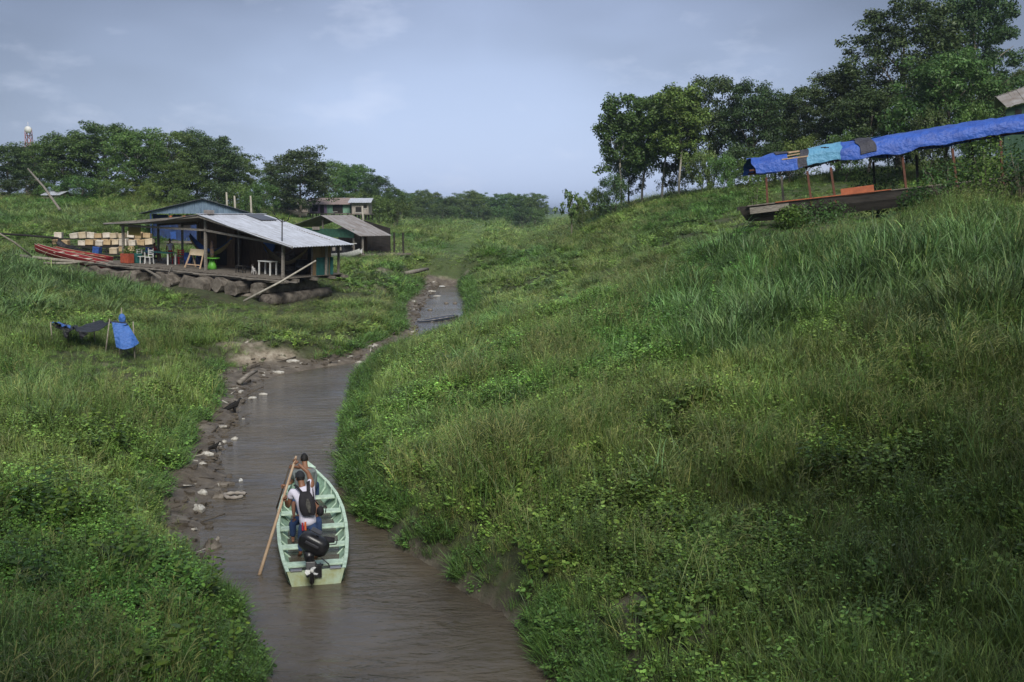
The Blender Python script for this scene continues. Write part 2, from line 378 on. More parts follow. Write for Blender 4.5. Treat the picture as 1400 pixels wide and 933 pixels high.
# calm and ruffled areas
pz = n.new('ShaderNodeTexNoise'); pz.inputs['Scale'].default_value = .3; pz.inputs['Detail'].default_value = 2; l.new(tcn.outputs['Object'], pz.inputs['Vector'])
pr = n.new('ShaderNodeMapRange'); pr.inputs['From Min'].default_value = .35; pr.inputs['From Max'].default_value = .62; pr.inputs['To Min'].default_value = .25; pr.inputs['To Max'].default_value = .85; l.new(pz.outputs['Fac'], pr.inputs['Value'])
bp = n.new('ShaderNodeBump'); bp.inputs['Distance'].default_value = .10; l.new(pr.outputs[0], bp.inputs['Strength']); l.new(ad.outputs[0], bp.inputs['Height']); l.new(bp.outputs[0], b.inputs['Normal'])
wp = MB(); wp.add([(-14, -15, 0), (6, -15, 0), (6, 97, 0), (-14, 97, 0)], [(0, 1, 2, 3)])
water = tag(wp.build('water', wm), 'brown muddy water of the narrow creek', kind='structure')
# ------------------------------------------------------------------ vegetation prototypes (kept in a collection of their own, scattered as ground cover)
def blade_mesh(name, blades, mat):
    """blades: list of (points, widths, side_vector, colour)"""
    V = []; Fc = []; colr = []
    for pts, wd, side, cl in blades:
        o = len(V)
        for p, ww in zip(pts, wd):
            V.append(p - side * ww / 2); V.append(p + side * ww / 2); colr += [cl, cl]
        for i in range(len(pts) - 1): Fc.append((o + 2 * i, o + 2 * i + 1, o + 2 * i + 3, o + 2 * i + 2))
    me = fast_mesh(name, np.array([tuple(p) for p in V]), np.array(Fc))
    a = me.attributes.new('var', 'FLOAT_COLOR', 'POINT'); a.data.foreach_set('color', np.array([(*c, 1) for c in colr], np.float32).ravel())
    me.polygons.foreach_set('use_smooth', [True] * len(me.polygons))
    me.materials.append(mat); return me
def protos(cname, meshes):
    c = bpy.data.collections.new(cname)
    for i, me in enumerate(meshes): c.objects.link(bpy.data.objects.new(me.name, me))
    return c
def arc_blade(r, base, az, ln, bend, lean, wd, cl, seg=5):
    d = Vector((math.cos(az), math.sin(az), 0)); side = Vector((-math.sin(az), math.cos(az), 0))
    side = (side + d * r.uniform(-.7, .7)).normalized()
    p = Vector(base); ang = lean; pts = [p.copy()]; wds = [wd * .7]
    for i in range(seg):
        st = ln / seg; p = p + (d * math.sin(ang) + Vector((0, 0, 1)) * math.cos(ang)) * st; ang += bend / seg * (0.5 + i / seg)
        pts.append(p.copy()); wds.append(wd * (1 - ((i + 1) / seg) ** 2.2) + 0.0008)
    return (pts, wds, side, cl)
def grass_proto(r, n, ln, spread, wd, bend=(.5, 1.8), lean=(.0, .6), dead=.08, seg=4, br=(.4, 1.65)):
    B = []
    for i in range(n):
        rr = spread * math.sqrt(r.random()); a0 = r.uniform(0, 6.283); az_ = a0 + r.gauss(0, .8)
        v = r.uniform(*br)
        cl = (v * r.uniform(.85, 1.15), v, v * r.uniform(.8, 1.1))
        if r.random() < dead: cl = (v * 1.7, v * 1.35, v * 1.2)
        B.append(arc_blade(r, (rr * math.cos(a0), rr * math.sin(a0), -.04), az_, ln * r.uniform(.5, 1.15), r.uniform(*bend), r.uniform(*lean), wd * r.uniform(.6, 1.3), cl, seg))
    return B
def leaf(r, p, d, ln, wd, cl, droop=.4, fold=True):
    """ovate leaf of 3 segments"""
    d = d.normalized(); side = d.cross(Vector((0, 0, 1)))
    side = side.normalized() if side.length > .05 else Vector((1, 0, 0))
    side = (side + Vector((r.uniform(-.4, .4), r.uniform(-.4, .4), r.uniform(-.5, .5)))).normalized()
    dn = Vector((0, 0, -droop))
    pts = [p, p + d * ln * .3 + dn * ln * .02, p + d * ln * .68 + dn * ln * .2, p + d * ln + dn * ln * .5]
    return (pts, [wd * .12, wd, wd * .75, wd * .05], side, cl)
def weed_proto(r, stems, ht, nl, ll, lw, spread=.16, young=.1):
    B = []
    for s in range(stems):
        a0 = r.uniform(0, 6.283); rr = spread * math.sqrt(r.random()); az_ = a0 + r.gauss(0, .7); le = r.uniform(0, .6); h_ = ht * r.uniform(.5, 1.15)
        base = Vector((rr * math.cos(a0), rr * math.sin(a0), -.03)); d = Vector((math.cos(az_), math.sin(az_), 0))
        tip = base + (d * math.sin(le) + Vector((0, 0, math.cos(le)))) * h_
        v = r.uniform(.6, .9); B.append(([base, base.lerp(tip, .5) + Vector((0, 0, .02)), tip], [.012, .009, .005], Vector((-math.sin(az_), math.cos(az_), 0)), (v * 1.1, v * .8, v)))
        for k in range(nl):
            f = .2 + .8 * (k + r.random() * .6) / nl; p = base.lerp(tip, min(f, 1)); a = k * 2.4 + r.uniform(-.5, .5)
            dd = Vector((math.cos(a), math.sin(a), r.uniform(.0, .7)))
            v = r.uniform(.45, 1.45) * (1 + .25 * f)
            cl = (v * r.uniform(.85, 1.1), v, v * .85)
            if r.random() < young: cl = (v * 1.3, v * 1.22, v * .9)
            sz = (1.15 - .5 * f) * r.uniform(.7, 1.2)
            B.append(leaf(r, p, dd, ll * sz, lw * sz, cl, r.uniform(.1, .8)))
    return B
def seed_proto(r, n, ln):
    B = []
    for i in range(n):
        a0 = r.uniform(0, 6.283); rr = .16 * math.sqrt(r.random()); az_ = r.uniform(0, 6.283); v = r.uniform(.7, 1.3)
        b_ = arc_blade(r, (rr * math.cos(a0), rr * math.sin(a0), 0), az_, ln * r.uniform(.6, 1.1), r.uniform(.3, 1.1), r.uniform(0, .4), .006, (v, v, v), 4)
        B.append(b_); tip = b_[0][-1]; dr_ = (b_[0][-1] - b_[0][-2]).normalized()
        for k in range(5):
            q = tip - dr_ * .035 * k; a = r.uniform(0, 6.283)
            B.append(([q, q + (dr_ + Vector((math.cos(a), math.sin(a), 0)) * .9) * .03, q + (dr_ + Vector((math.cos(a), math.sin(a), -.3))) * .06], [.004, .007, .002], Vector((-math.sin(a), math.cos(a), .2)), (v * 1.15, v * 1.0, v * .9)))
    return B
rp = random.Random(11)
m_grass = leaf_material('grass_leaf', (.1, .16, .04), attr='tint', rough=.45, trans=.2)
pg = [blade_mesh('grass_tuft', grass_proto(rp, 34, .42, .17, .011), m_grass) for _ in range(6)]
pw = [blade_mesh('weed_plant', weed_proto(rp, 7, .38, 9, .075, .045), m_grass) for _ in range(5)]
pw += [blade_mesh('weed_plant', weed_proto(rp, 6, .30, 5, .11, .085, .2), m_grass) for _ in range(3)]
pt = [blade_mesh('cane_grass_tuft', grass_proto(rp, 26, 1.02, .30, .024, (.7, 2.6), (.0, .5), .04, 6), m_grass) for _ in range(6)]
pd = [blade_mesh('dry_grass_tuft', grass_proto(rp, 20, .45, .18, .007, (.2, 1.2), (.1, .8), .3, 3) + seed_proto(rp, 12, .6), m_grass) for _ in range(5)]
PROT = {'grass': protos('grass_tufts', pg), 'weeds': protos('weed_plants', pw), 'cane': protos('cane_tufts', pt), 'dry': protos('dry_tufts', pd)}
NP = {'grass': len(pg), 'weeds': len(pw), 'cane': len(pt), 'dry': len(pd)}

def scatter(name, label, coll, nprot, P, rot, scl, tint, seed=0):
    n_ = len(P); me = bpy.data.meshes.new(name); me.vertices.add(n_); me.vertices.foreach_set('co', P.astype(np.float32).ravel())
    rr = np.random.default_rng(seed)
    a = me.attributes.new('rot', 'FLOAT_VECTOR', 'POINT'); a.data.foreach_set('vector', rot.astype(np.float32).ravel())
    a = me.attributes.new('scl', 'FLOAT_VECTOR', 'POINT'); a.data.foreach_set('vector', scl.astype(np.float32).ravel())
    a = me.attributes.new('pid', 'INT', 'POINT'); a.data.foreach_set('value', rr.integers(0, nprot, n_).astype(np.int32))
    a = me.attributes.new('tint', 'FLOAT_COLOR', 'POINT'); a.data.foreach_set('color', np.concatenate([tint, np.ones((n_, 1))], 1).astype(np.float32).ravel())
    o = bpy.data.objects.new(name, me); COL.objects.link(o)
    g = bpy.data.node_groups.new(name + '_scatter', 'GeometryNodeTree')
    g.interface.new_socket('Geometry', in_out='INPUT', socket_type='NodeSocketGeometry'); g.interface.new_socket('Geometry', in_out='OUTPUT', socket_type='NodeSocketGeometry')
    gi = g.nodes.new('NodeGroupInput'); go = g.nodes.new('NodeGroupOutput'); ip = g.nodes.new('GeometryNodeInstanceOnPoints'); ci = g.nodes.new('GeometryNodeCollectionInfo')
    ci.inputs['Collection'].default_value = coll; ci.inputs['Separate Children'].default_value = True; ci.inputs['Reset Children'].default_value = True
    def na(nm, ty):
        q = g.nodes.new('GeometryNodeInputNamedAttribute'); q.data_type = ty; q.inputs['Name'].default_value = nm; return q.outputs['Attribute']
    k = g.links.new; k(gi.outputs[0], ip.inputs['Points']); k(ci.outputs[0], ip.inputs['Instance']); ip.inputs['Pick Instance'].default_value = True
    k(na('pid', 'INT'), ip.inputs['Instance Index']); k(na('rot', 'FLOAT_VECTOR'), ip.inputs['Rotation']); k(na('scl', 'FLOAT_VECTOR'), ip.inputs['Scale'])
    k(ip.outputs[0], go.inputs[0])
    md = o.modifiers.new('scatter', 'NODES'); md.node_group = g
    return tag(o, label, kind='stuff')

# candidate points, thinned by distance
def candidates(y0, y1, dens, margin=1.25):
    A = 0.53 * margin
    area = A * (y1 * y1 - y0 * y0) + 6 * (y1 - y0); n_ = int(area * dens)
    y = np.sqrt(rng.random(n_) * (y1 * y1 - y0 * y0) + y0 * y0); x = (rng.random(n_) * 2 - 1) * (A * y + 3)
    return np.stack([x, y], 1)
EXCL = []      # (matrix-free) footprints: (cx, cy, hx, hy, angle)
def keep_out(x, y):
    k = np.ones(len(x), bool)
    for cx, cy, hx, hy, an in EXCL:
        dx = x - cx; dy = y - cy; a = dx * math.cos(an) + dy * math.sin(an); b_ = -dx * math.sin(an) + dy * math.cos(an)
        k &= ~((np.abs(a) < hx) & (np.abs(b_) < hy))
    return k
EXCL += [(-19.0, 64.3, 8.9, 5.0, -.47), (-24, 84, 5.0, 3.4, 0), (-15.5, 97, 4.3, 3.3, -.2)]
CANE = [(1180, 345, 260, 50, 1), (1310, 400, 170, 110, 1), (1390, 450, 60, 90, .8), (1000, 470, 95, 42, .9), (1080, 400, 130, 50, .8), (930, 420, 60, 30, .6), (640, 515, 40, 14, .35), (90, 395, 150, 34, 1), (20, 400, 80, 60, 1), (210, 425, 110, 10, .5), (60, 560, 70, 36, .8), (40, 300, 120, 12, .6),
        (160, 305, 140, 14, .6), (570, 350, 60, 10, .6), (400, 395, 50, 8, .2), (700, 425, 40, 18, .3), (900, 330, 60, 25, .35)]
DRY = [(700, 640, 120, 50, .5), (430, 435, 140, 24, 1.0), (640, 560, 90, 50, .5), (820, 560, 120, 60, .5), (860, 380, 90, 30, .6), (560, 445, 70, 25, .6), (150, 480, 120, 20, .8), (300, 440, 120, 16, .9), (1000, 660, 160, 60, .4), (1000, 800, 300, 80, .35), (1250, 560, 200, 50, .4), 
       (590, 800, 90, 40, .4), (800, 330, 90, 20, .7), (500, 360, 60, 12, .5), (760, 480, 60, 30, .7)]
WEED = [(130, 780, 170, 130, .9), (80, 640, 100, 60, .7), (700, 560, 180, 120, .5), (950, 560, 160, 80, .5), (1000, 350, 160, 60, .4), (900, 760, 220, 120, .5), (560, 590, 60, 70, .8), (520, 640, 60, 60, .9), (830, 500, 120, 60, .7), (740, 700, 80, 70, .7), (900, 440, 100, 40, .8), (130, 590, 130, 60, .9), (180, 690, 120, 60, .8), (300, 560, 40, 40, .6), (440, 340, 60, 12, .4), (1170, 620, 120, 70, .6), (750, 420, 60, 40, .6), (1320, 260, 90, 40, .9), (1110, 290, 60, 20, .9),
        (60, 740, 80, 60, .8), (600, 690, 70, 50, .7), (520, 380, 60, 30, .6), (1260, 420, 80, 50, .5), (700, 520, 60, 30, .5), (420, 420, 80, 20, .5)]
LOW = [(130, 505, 100, 40, 1.1), (330, 425, 170, 26, .75), (1120, 308, 170, 24, .8), (1150, 268, 130, 20, .7), (420, 408, 60, 14, .6), (130, 350, 90, 22, .8), (450, 352, 60, 12, .7), (330, 490, 130, 25, .6), (1040, 330, 100, 16, .5), (200, 500, 60, 16, .7), (440, 300, 60, 10, .7)]
sets = {k: [] for k in PROT}
for (y0, y1, dens, sc) in [(6.5, 16, 60, .92), (16, 26, 44, 1.0), (26, 42, 26, 1.15), (42, 64, 13, 1.45), (64, 100, 6.0, 1.8), (100, 170, 2.4, 2.3), (170, 420, .22, 4.2)]:
    P2 = candidates(y0, y1, dens); x, y = P2[:, 0], P2[:, 1]; z = hgt(x, y); u, v = proj(x, y, z)
    k = keep_out(x, y) & (v < 1150) & (z > .12); x, y, z, u, v = x[k], y[k], z[k], u[k], v[k]
    b_, m_ = bare(x, y, z); dl, dr = banks(x, y); k = (rng.random(len(x)) > np.clip(b_ * 1.15, 0, .97)) & (rng.random(len(x)) > np.clip(m_ * 1.05, 0, .985))
    k &= ~((dr > 0) & (dr < .15) & (y < 92)) & ((dl > 0) | (dr > 0) | (y > 93))
    x, y, z, u, v = x[k], y[k], z[k], u[k], v[k]
    pc = px_blob(x, y, z, CANE); pdr = px_blob(x, y, z, DRY); pwd = px_blob(x, y, z, WEED)
    nA = fbm(x * .35, y * .22, 3); nB = fbm(x * .5 + 30, y * .35 + 4, 3); nC = fbm(x * .28 + 60, y * .2 + 9, 3)
    pc = np.clip(pc * (.4 + 1.1 * nA) * 1.0 + np.clip(nA * 5 - 3.5, 0, .3), 0, .93)
    wgt = np.clip(.34 + pwd * .7 + (nB - .5) * 1.6, .12, .92); dry_ = np.clip(.06 + pdr * .6 + (nC - .5) * 1.1, .02, .7)
    q = rng.random(len(x)); ty = np.where(q < pc * .28, 2, -1)
    q2 = rng.random(len(x)); ty = np.where((ty < 0) & (q2 < dry_ * .8), 3, ty); q3 = rng.random(len(x)); ty = np.where((ty < 0) & (q3 < wgt), 1, ty); ty = np.where(ty < 0, 0, ty)
    for ti, key in enumerate(['grass', 'weeds', 'cane', 'dry']):
        s = ty == ti; n_ = int(s.sum())
        if key == 'cane' : s &= rng.random(len(x)) < .8
        n_ = int(s.sum())
        if n_ == 0: continue
        xx, yy, zz = x[s], y[s], z[s]
        hum = fbm(xx * .8 + 3, yy * .8, 2)       # height patches
        hh = sc * rng.uniform(.65, 1.3, n_) * (.55 + .95 * hum)
        edge = np.clip((np.maximum(*banks(xx, yy))) / 1.2, .35, 1)
        hh = hh * edge * (1 - np.clip(px_blob(xx, yy, zz, LOW), 0, .9) * .72)
        if key == 'cane': keepc = px_blob(xx, yy, zz, LOW) < .25; hh = np.where(keepc, hh, hh * .35)
        if key == 'dry': hh = hh * 1.25
        if key == 'cane': hh = hh / (sc ** .55) * (.55 + .5 * pc[s])
        shortf = 1 - .55 * float(y0 >= 42) if key != 'cane' else 1 - .35 * float(y0 >= 42)
        S3 = np.stack([hh * (1.15 if sc > 1.3 else 1.0), hh * (1.15 if sc > 1.3 else 1.0), hh * shortf], 1)
        rot = np.stack([rng.normal(0, .16, n_), rng.normal(0, .16, n_), rng.uniform(0, 6.283, n_)], 1)
        uu, vv = u[s], v[s]
        warm = fbm(xx * .13 + 40, yy * .1, 3)[:, None]; br_ = (.45 + 1.15 * fbm(xx * .6 + 70, yy * .5, 3))[:, None] * rng.uniform(.6, 1.5, (n_, 1))
        lush = np.array([.104, .200, .052]); yel = np.array([.185, .25, .072])
        base = lush + (yel - lush) * np.clip(warm * 2.6 - .7, 0, 1)
        # the left bank nearest the camera is a darker, lusher herb layer
        if key == 'cane': base = base * .3 + np.array([.082, .138, .055]) + (warm - .5) * .02
        if key == 'weeds': base = base * np.array([.95, 1.08, .95])
        if key == 'dry': base = np.where(rng.random((n_, 1)) < .5, np.array([[.185, .225, .08]]), np.array([[.12, .21, .055]])) * (0.8 + .4 * warm)
        sets[key].append((np.stack([xx, yy, zz], 1), rot, S3, np.clip(base * br_, 0, .6)))
# fringe hanging over the water along both banks
fr = []
for side in (0, 1):
    n_ = 5200 if side else 3600; yv = 11 + (90 - 11) * rng.random(n_) ** 1.6
    wob = rng.random(n_) ** 1.3 * .55
    xrv = np.interp(yv, XR[:, 0], XR[:, 1]) + (fbm(yv * 0 + 13.3, yv * .9, 3) - .5) * .5; xlv = np.interp(yv, XL[:, 0], XL[:, 1]) + (fbm(yv * 0 + 3.3, yv * .9, 3) - .5) * .5; mwv = np.interp(yv, MW[:, 0], MW[:, 1])
    xv = xrv + .02 + wob if side else xlv - mwv - wob - .02
    patch = fbm(yv * 1.3 + 20 * side, yv * 0 + 5, 3); k = rng.random(n_) < np.clip((patch - (.30 if side else .33)) * 5, .06, 1)
    k &= px_blob(xv, yv, hgt(xv, yv), BARE) < .5
    k &= ~((side == 1) & (yv < 20) & (rng.random(n_) < .6))
    k &= ~((side == 0) & (mwv > .5) & (rng.random(n_) < .3))
    xv, yv = xv[k], yv[k]; zv = hgt(xv, yv); n_ = len(xv); lean_ = rng.uniform(.1, .75, n_) * (-1 if side else 1)
    ty = rng.random(n_) < .45
    rot = np.stack([rng.normal(0, .2, n_), lean_, rng.uniform(-.5, .5, n_)], 1); sc_ = (rng.uniform(.55, 1.05, n_) * (1 + .012 * yv) * np.where(yv < 20, .8, 1))[:, None] * np.ones((1, 3))
    tint = np.array([.10, .19, .048]) * rng.uniform(.65, 1.25, (n_, 1)) * (.7 + .6 * fbm(xv * .6 + 70, yv * .5, 3))[:, None]
    P_ = np.stack([xv, yv, zv], 1)
    sets['weeds'].append((P_[ty], rot[ty], sc_[ty], tint[ty])); sets['grass'].append((P_[~ty], rot[~ty], sc_[~ty], tint[~ty]))
LAB = {'grass': ('meadow_grass', 'green meadow grass covering both creek banks and the hillside'), 'weeds': ('leafy_weeds', 'low broad-leaved weeds growing through the bank grass'),
       'cane': ('cane_grass', 'long arching blue-green cane grass in dense patches'), 'dry': ('seeding_grass', 'thin straw-coloured seeding grass mixed into the banks')}
for key in sets:
    A = [np.concatenate([q[i] for q in sets[key]]) for i in range(4)]
    print('SCATTER', key, len(A[0]))
    scatter(LAB[key][0], LAB[key][1], PROT[key], NP[key], *A)

# ------------------------------------------------------------------ trees
m_bark = principled('bark', (.22, .19, .15), .9, noise=(.10, .085, .065), nscale=6, bump=.5, bscale=20, stretch=(1, 1, .3))
m_barkpale = principled('pale_bark', (.42, .39, .33), .85, noise=(.22, .2, .16), nscale=4, bump=.4, bscale=18, stretch=(1, 1, .35))
m_crown = leaf_material('tree_leaves', (.095, .165, .048), rough=.45, trans=.28, objrand=.22)
m_crownl = leaf_material('light_tree_leaves', (.12, .19, .05), rough=.45, trans=.3, objrand=.2)
m_crownd = leaf_material('dark_tree_leaves', (.064, .108, .038), rough=.5, trans=.22, objrand=.22)
def tree_meshes(seed, ht=12.0, wid=8.0, trunk_frac=.3, nlimb=7, leaf_sz=.24, nclump=70, per=110, flat=.55, trunk_r=.2, slender=False, lean=0.0, open_=1.0, fill=True, zlo=.2):
    r = random.Random(seed); T = MB()
    th = ht * trunk_frac; x0 = r.uniform(-.3, .3); y0 = r.uniform(-.3, .3)
    top = Vector((x0 + lean * ht, y0, th))
    T.tube([(0, 0, -.6), (x0 * .3, y0 * .3, th * .4), top], [trunk_r * 1.35, trunk_r, trunk_r * .82], 9)
    # buttress flare
    ends = []
    main = top
    lead = [top + Vector((r.uniform(-.4, .4), r.uniform(-.4, .4), (ht - th) * f)) for f in (.3, .58, .8)]
    T.tube([top] + lead, [trunk_r * .82, trunk_r * .55, trunk_r * .33, trunk_r * .14], 7)
    ends.append(lead[-1])
    for i in range(nlimb):
        f = (i + r.random() * .5) / nlimb; st = top.lerp(lead[-1], f * .75) if i else top
        k = min(2, int(f * .75 * 3)); 
        a = i * 2.399 + r.uniform(-.4, .4); reach = wid / 2 * (1.0 - .45 * f ** 1.5) * r.uniform(.72, 1.05)
        up = (ht - st.z) * r.uniform(.25, .62) * (1 - .25 * (1 - f))
        if slender: reach *= .8
        e1 = st + Vector((math.cos(a) * reach * .45, math.sin(a) * reach * .45, up * .6)); e2 = st + Vector((math.cos(a) * reach * .95, math.sin(a) * reach * .95, up))
        lr = trunk_r * (.5 - .25 * f)
        T.tube([st, st.lerp(e1, .5) + Vector((0, 0, .12)), e1, e2], [lr, lr * .75, lr * .55, lr * .2], 6); ends.append(e2)
        for j in range(r.randint(2, 4)):
            s2 = st.lerp(e1, r.uniform(.4, 1)) if r.random() < .4 else e1.lerp(e2, r.uniform(.0, .7)); a2 = a + r.uniform(-1.3, 1.3); l2 = reach * r.uniform(.25, .5)
            e3 = s2 + Vector((math.cos(a2) * l2, math.sin(a2) * l2, l2 * r.uniform(.1, .9)))
            T.tube([s2, s2.lerp(e3, .5) + Vector((0, 0, .06)), e3], [lr * .4, lr * .28, lr * .1], 5); ends.append(e3)
    nlow = nclump
    for c in range(nlow if fill else 0):
        f = r.random() ** .8; a = r.uniform(0, 6.283); rr_ = wid / 2 * math.sqrt(max(.05, 1 - ((f - .42) / .62) ** 2)) * r.uniform(.35, .95)
        ends.append(Vector((x0 + lean * ht + math.cos(a) * rr_, y0 + math.sin(a) * rr_, ht * (zlo + (.97 - zlo) * f))))
    r.shuffle(ends)
    # leaf clumps at the limb ends
    Vs = []; cls = []; g = np.random.default_rng(seed + 100)
    for c in range(nclump):
        e_ = ends[c % len(ends)]
        cc = np.array(e_) + g.normal(0, 1, 3) * np.array([wid * .075, wid * .075, ht * .035]) * (1 if c < len(ends) else 1.35)
        rad = wid * g.uniform(.07, .145) * open_
        n_ = int(per * g.uniform(.6, 1.3)); d_ = g.normal(0, 1, (n_, 3)); d_ /= np.linalg.norm(d_, axis=1)[:, None]
        pr_ = g.random(n_) ** .45
        p = cc + d_ * (rad * pr_)[:, None] * np.array([1, 1, flat])
        nrm = d_ * .55 + np.array([0, 0, .7]) + g.normal(0, .55, (n_, 3)); nrm /= np.linalg.norm(nrm, axis=1)[:, None]
        t1 = np.cross(nrm, g.normal(0, 1, (n_, 3))); t1 /= np.linalg.norm(t1, axis=1)[:, None] + 1e-9; t2 = np.cross(nrm, t1)
        s = leaf_sz * g.uniform(.55, 1.3, n_)[:, None]
        q = np.stack([p - t1 * s * .62, p - t2 * s * .34 + nrm * s * .08, p + t1 * s * .62, p + t2 * s * .34 + nrm * s * .08], 1)
        Vs.append(q.reshape(-1, 3)); cv = g.uniform(.75, 1.25) * g.uniform(.75, 1.25, n_)
        cls.append(np.repeat(np.stack([cv * g.uniform(.9, 1.15, n_), cv, cv * .9, np.ones(n_)], 1), 4, 0))
    Vs = np.concatenate(Vs); cls = np.concatenate(cls); me = fast_mesh('crown', Vs, np.arange(len(Vs)).reshape(-1, 4))
    a = me.attributes.new('var', 'FLOAT_COLOR', 'POINT'); a.data.foreach_set('color', cls.astype(np.float32).ravel())
    tm = T.build('trunk', m_bark); tme = tm.data; bpy.data.objects.remove(tm)
    return tme, me
TV = {
 'broad': [tree_meshes(21, 12, 10, .2, 9, .26, 170, 115), tree_meshes(22, 12, 10, .22, 8, .26, 160, 115), tree_meshes(23, 12, 9.5, .2, 10, .25, 170, 115), tree_meshes(27, 12, 10, .18, 9, .26, 170, 115)],
 'slender': [tree_meshes(31, 12, 6.0, .42, 7, .26, 120, 110, .9, .12, True, zlo=.36), tree_meshes(32, 12, 5.6, .45, 6, .26, 110, 110, .9, .11, True, .03, zlo=.4), tree_meshes(33, 12, 6.4, .4, 7, .26, 120, 110, .9, .13, True, -.03, zlo=.36)],
 'big': [tree_meshes(41, 18, 13, .15, 12, .27, 250, 135, .6, .38, open_=.8), tree_meshes(42, 18, 12, .16, 11, .27, 240, 135, .6, .36, open_=.8)],
 'bush': [tree_meshes(51, 4, 5, .08, 9, .17, 50, 110, .8, .07), tree_meshes(52, 4, 5.5, .06, 9, .17, 54, 110, .8, .07)],
 'sparse': [tree_meshes(61, 5, 5, .3, 7, .34, 30, 40, .7, .12, open_=.8, fill=False)],
}
TH0 = {'broad': 12, 'slender': 12, 'big': 18, 'bush': 4, 'sparse': 5}; TW0 = {'broad': 10, 'slender': 6, 'big': 13, 'bush': 5, 'sparse': 5}
_slots = {}
def tree(kind, u, vtop, y, wpx, cm='mid', pale=False, label=None, cat='tree', group=None, vbase=None, seed=0, name=None, grp=None):
    """tree whose base stands on the terrain below (u, y), height set by its real size"""
    x = (u - 700) / F * y; z0 = hz(x, y); p = at(u, vtop, y); h_ = max(1.0, p.z - z0); wd = wpx * y / F
    me = TV[kind]; tme, cme = me[(len(_slots) + seed) % len(me)]; _slots[len(_slots)] = 1
    nm = name or ('bush' if kind == 'bush' else 'tree')
    root = thing(nm, label, cat, (x, y, z0 - .1), (0, 0, R.uniform(0, 6.28)), grp)
    s1 = wd / TW0[kind] * 1.0; s2 = h_ / TH0[kind] * 1.02; root.scale = (s1, s1, s2)
    to = bpy.data.objects.new('trunk', tme); co = bpy.data.objects.new('crown', cme)
    for q in (to, co): COL.objects.link(q); q.parent = root
    mat = {'mid': m_crown, 'light': m_crownl, 'dark': m_crownd}[cm]
    if not cme.materials: cme.materials.append(m_crown)
    co.material_slots[0].link = 'OBJECT'; co.material_slots[0].material = mat
    to.material_slots[0].link = 'OBJECT'; to.material_slots[0].material = m_barkpale if pale else m_bark
    return root
GL = 'trees on the rise behind the moored floating house'
left = [(18, 196, 140, 80, 'dark', 'dark rounded tree below the telecom mast at the far left edge'), (62, 200, 150, 80, 'mid', 'second tree from the left edge, just right of the mast'), (96, 184, 136, 100, 'mid', 'broad tree right of the telecom mast with a low left shoulder'), (150, 170, 140, 120, 'mid', 'tallest broad tree of the left wood, left of the forked pale trunk'),
        (192, 176, 134, 90, 'light', 'tree with a pale forked trunk in the middle of the left wood'), (238, 182, 140, 90, 'light', 'paler green tree right of the forked trunk, above the blue shed roof'), (272, 180, 150, 90, 'dark', 'dark tree behind the gap between two lighter crowns above the blue shed'), (302, 190, 142, 90, 'dark', 'dark rounded tree right above the blue shed gable'),
        (333, 210, 150, 56, 'mid', 'slim stepped tree at the right end of the left wood'), (252, 222, 128, 80, 'light', 'low light green tree directly behind the blue shed')]
for u, vt, y, wpx, cm, lb in left: tree('broad', u, vt, y, wpx, cm, pale=(u == 192), label=lb, grp=GL)
for i, (u, vt, y, wpx, lb) in enumerate([(45, 244, 128, 60, 'dark low bush at the foot of the far left trees'), (112, 240, 127, 60, 'bush filling the wood edge left of the forked trunk'), (160, 246, 126, 46, 'bush just left of the forked pale trunk'), (208, 250, 122, 32, 'small light bush at the grass edge right of the forked trunk'), (290, 246, 130, 60, 'bush behind the right slope of the blue shed roof'),
        (330, 250, 134, 50, 'bush between the blue shed and the lone big tree'), (362, 250, 142, 50, 'bush left of the lone big tree'), (75, 250, 126, 40, 'small bush by the leaning bare pole'), (10, 246, 128, 50, 'bush cut by the left edge of the picture'), (250, 256, 120, 36, 'low bush above the peak of the blue shed'), (236, 242, 131, 56, 'bush behind the grass rise left of the blue shed'), (183, 244, 132, 60, 'dark bush behind the forked trunk'), (135, 246, 133, 60, 'bush deep between the left wood trunks'), (345, 262, 122, 30, 'low bush right of the blue shed roof')]):
    tree('bush', u, vt, y, wpx, ['dark', 'mid', 'mid', 'light'][i % 4], label=lb, cat='bush', grp='bushes along the foot of the left wood')
mid = [(412, 202, 150, 96, 'dark', 'big spreading tree standing over the row of stilt houses'), (380, 226, 165, 60, 'mid', 'tree behind the left side of the big spreading tree'), (458, 222, 200, 76, 'light', 'pale crowned tree behind the pink stilt house'), (488, 226, 195, 60, 'mid', 'tree behind the small grey stilt house'),
       (518, 238, 185, 50, 'dark', 'dark tree right of the small grey stilt house'), (540, 258, 180, 44, 'mid', 'low tree at the right end of the stilt house wood')]
for u, vt, y, wpx, cm, lb in mid: tree('broad', u, vt, y, wpx, cm, label=lb, grp='trees around the stilt houses')
for u, vt, y, wpx, lb in [(350, 262, 150, 40, 'bush left of the upturned boat by the stilt houses'), (520, 266, 168, 40, 'bush right beside the grey stilt house'), (545, 274, 170, 40, 'bush at the meadow edge right of the stilt houses'), (395, 262, 158, 40, 'bush behind the upturned boat'), (500, 262, 185, 50, 'bush behind the grey stilt house')]:
    tree('bush', u, vt, y, wpx, 'mid', label=lb, cat='bush', grp='bushes around the stilt houses')
G2 = 'far trees along the horizon beyond the meadow'
ORD = ['first', 'second', 'third', 'fourth', 'fifth', 'sixth', 'seventh', 'eighth', 'ninth', 'tenth', 'eleventh', 'twelfth', 'thirteenth', 'fourteenth', 'fifteenth', 'sixteenth', 'seventeenth', 'eighteenth']
tops = [266, 264, 262, 266, 270, 268, 264, 262, 265, 268, 266, 264, 268, 270, 266]
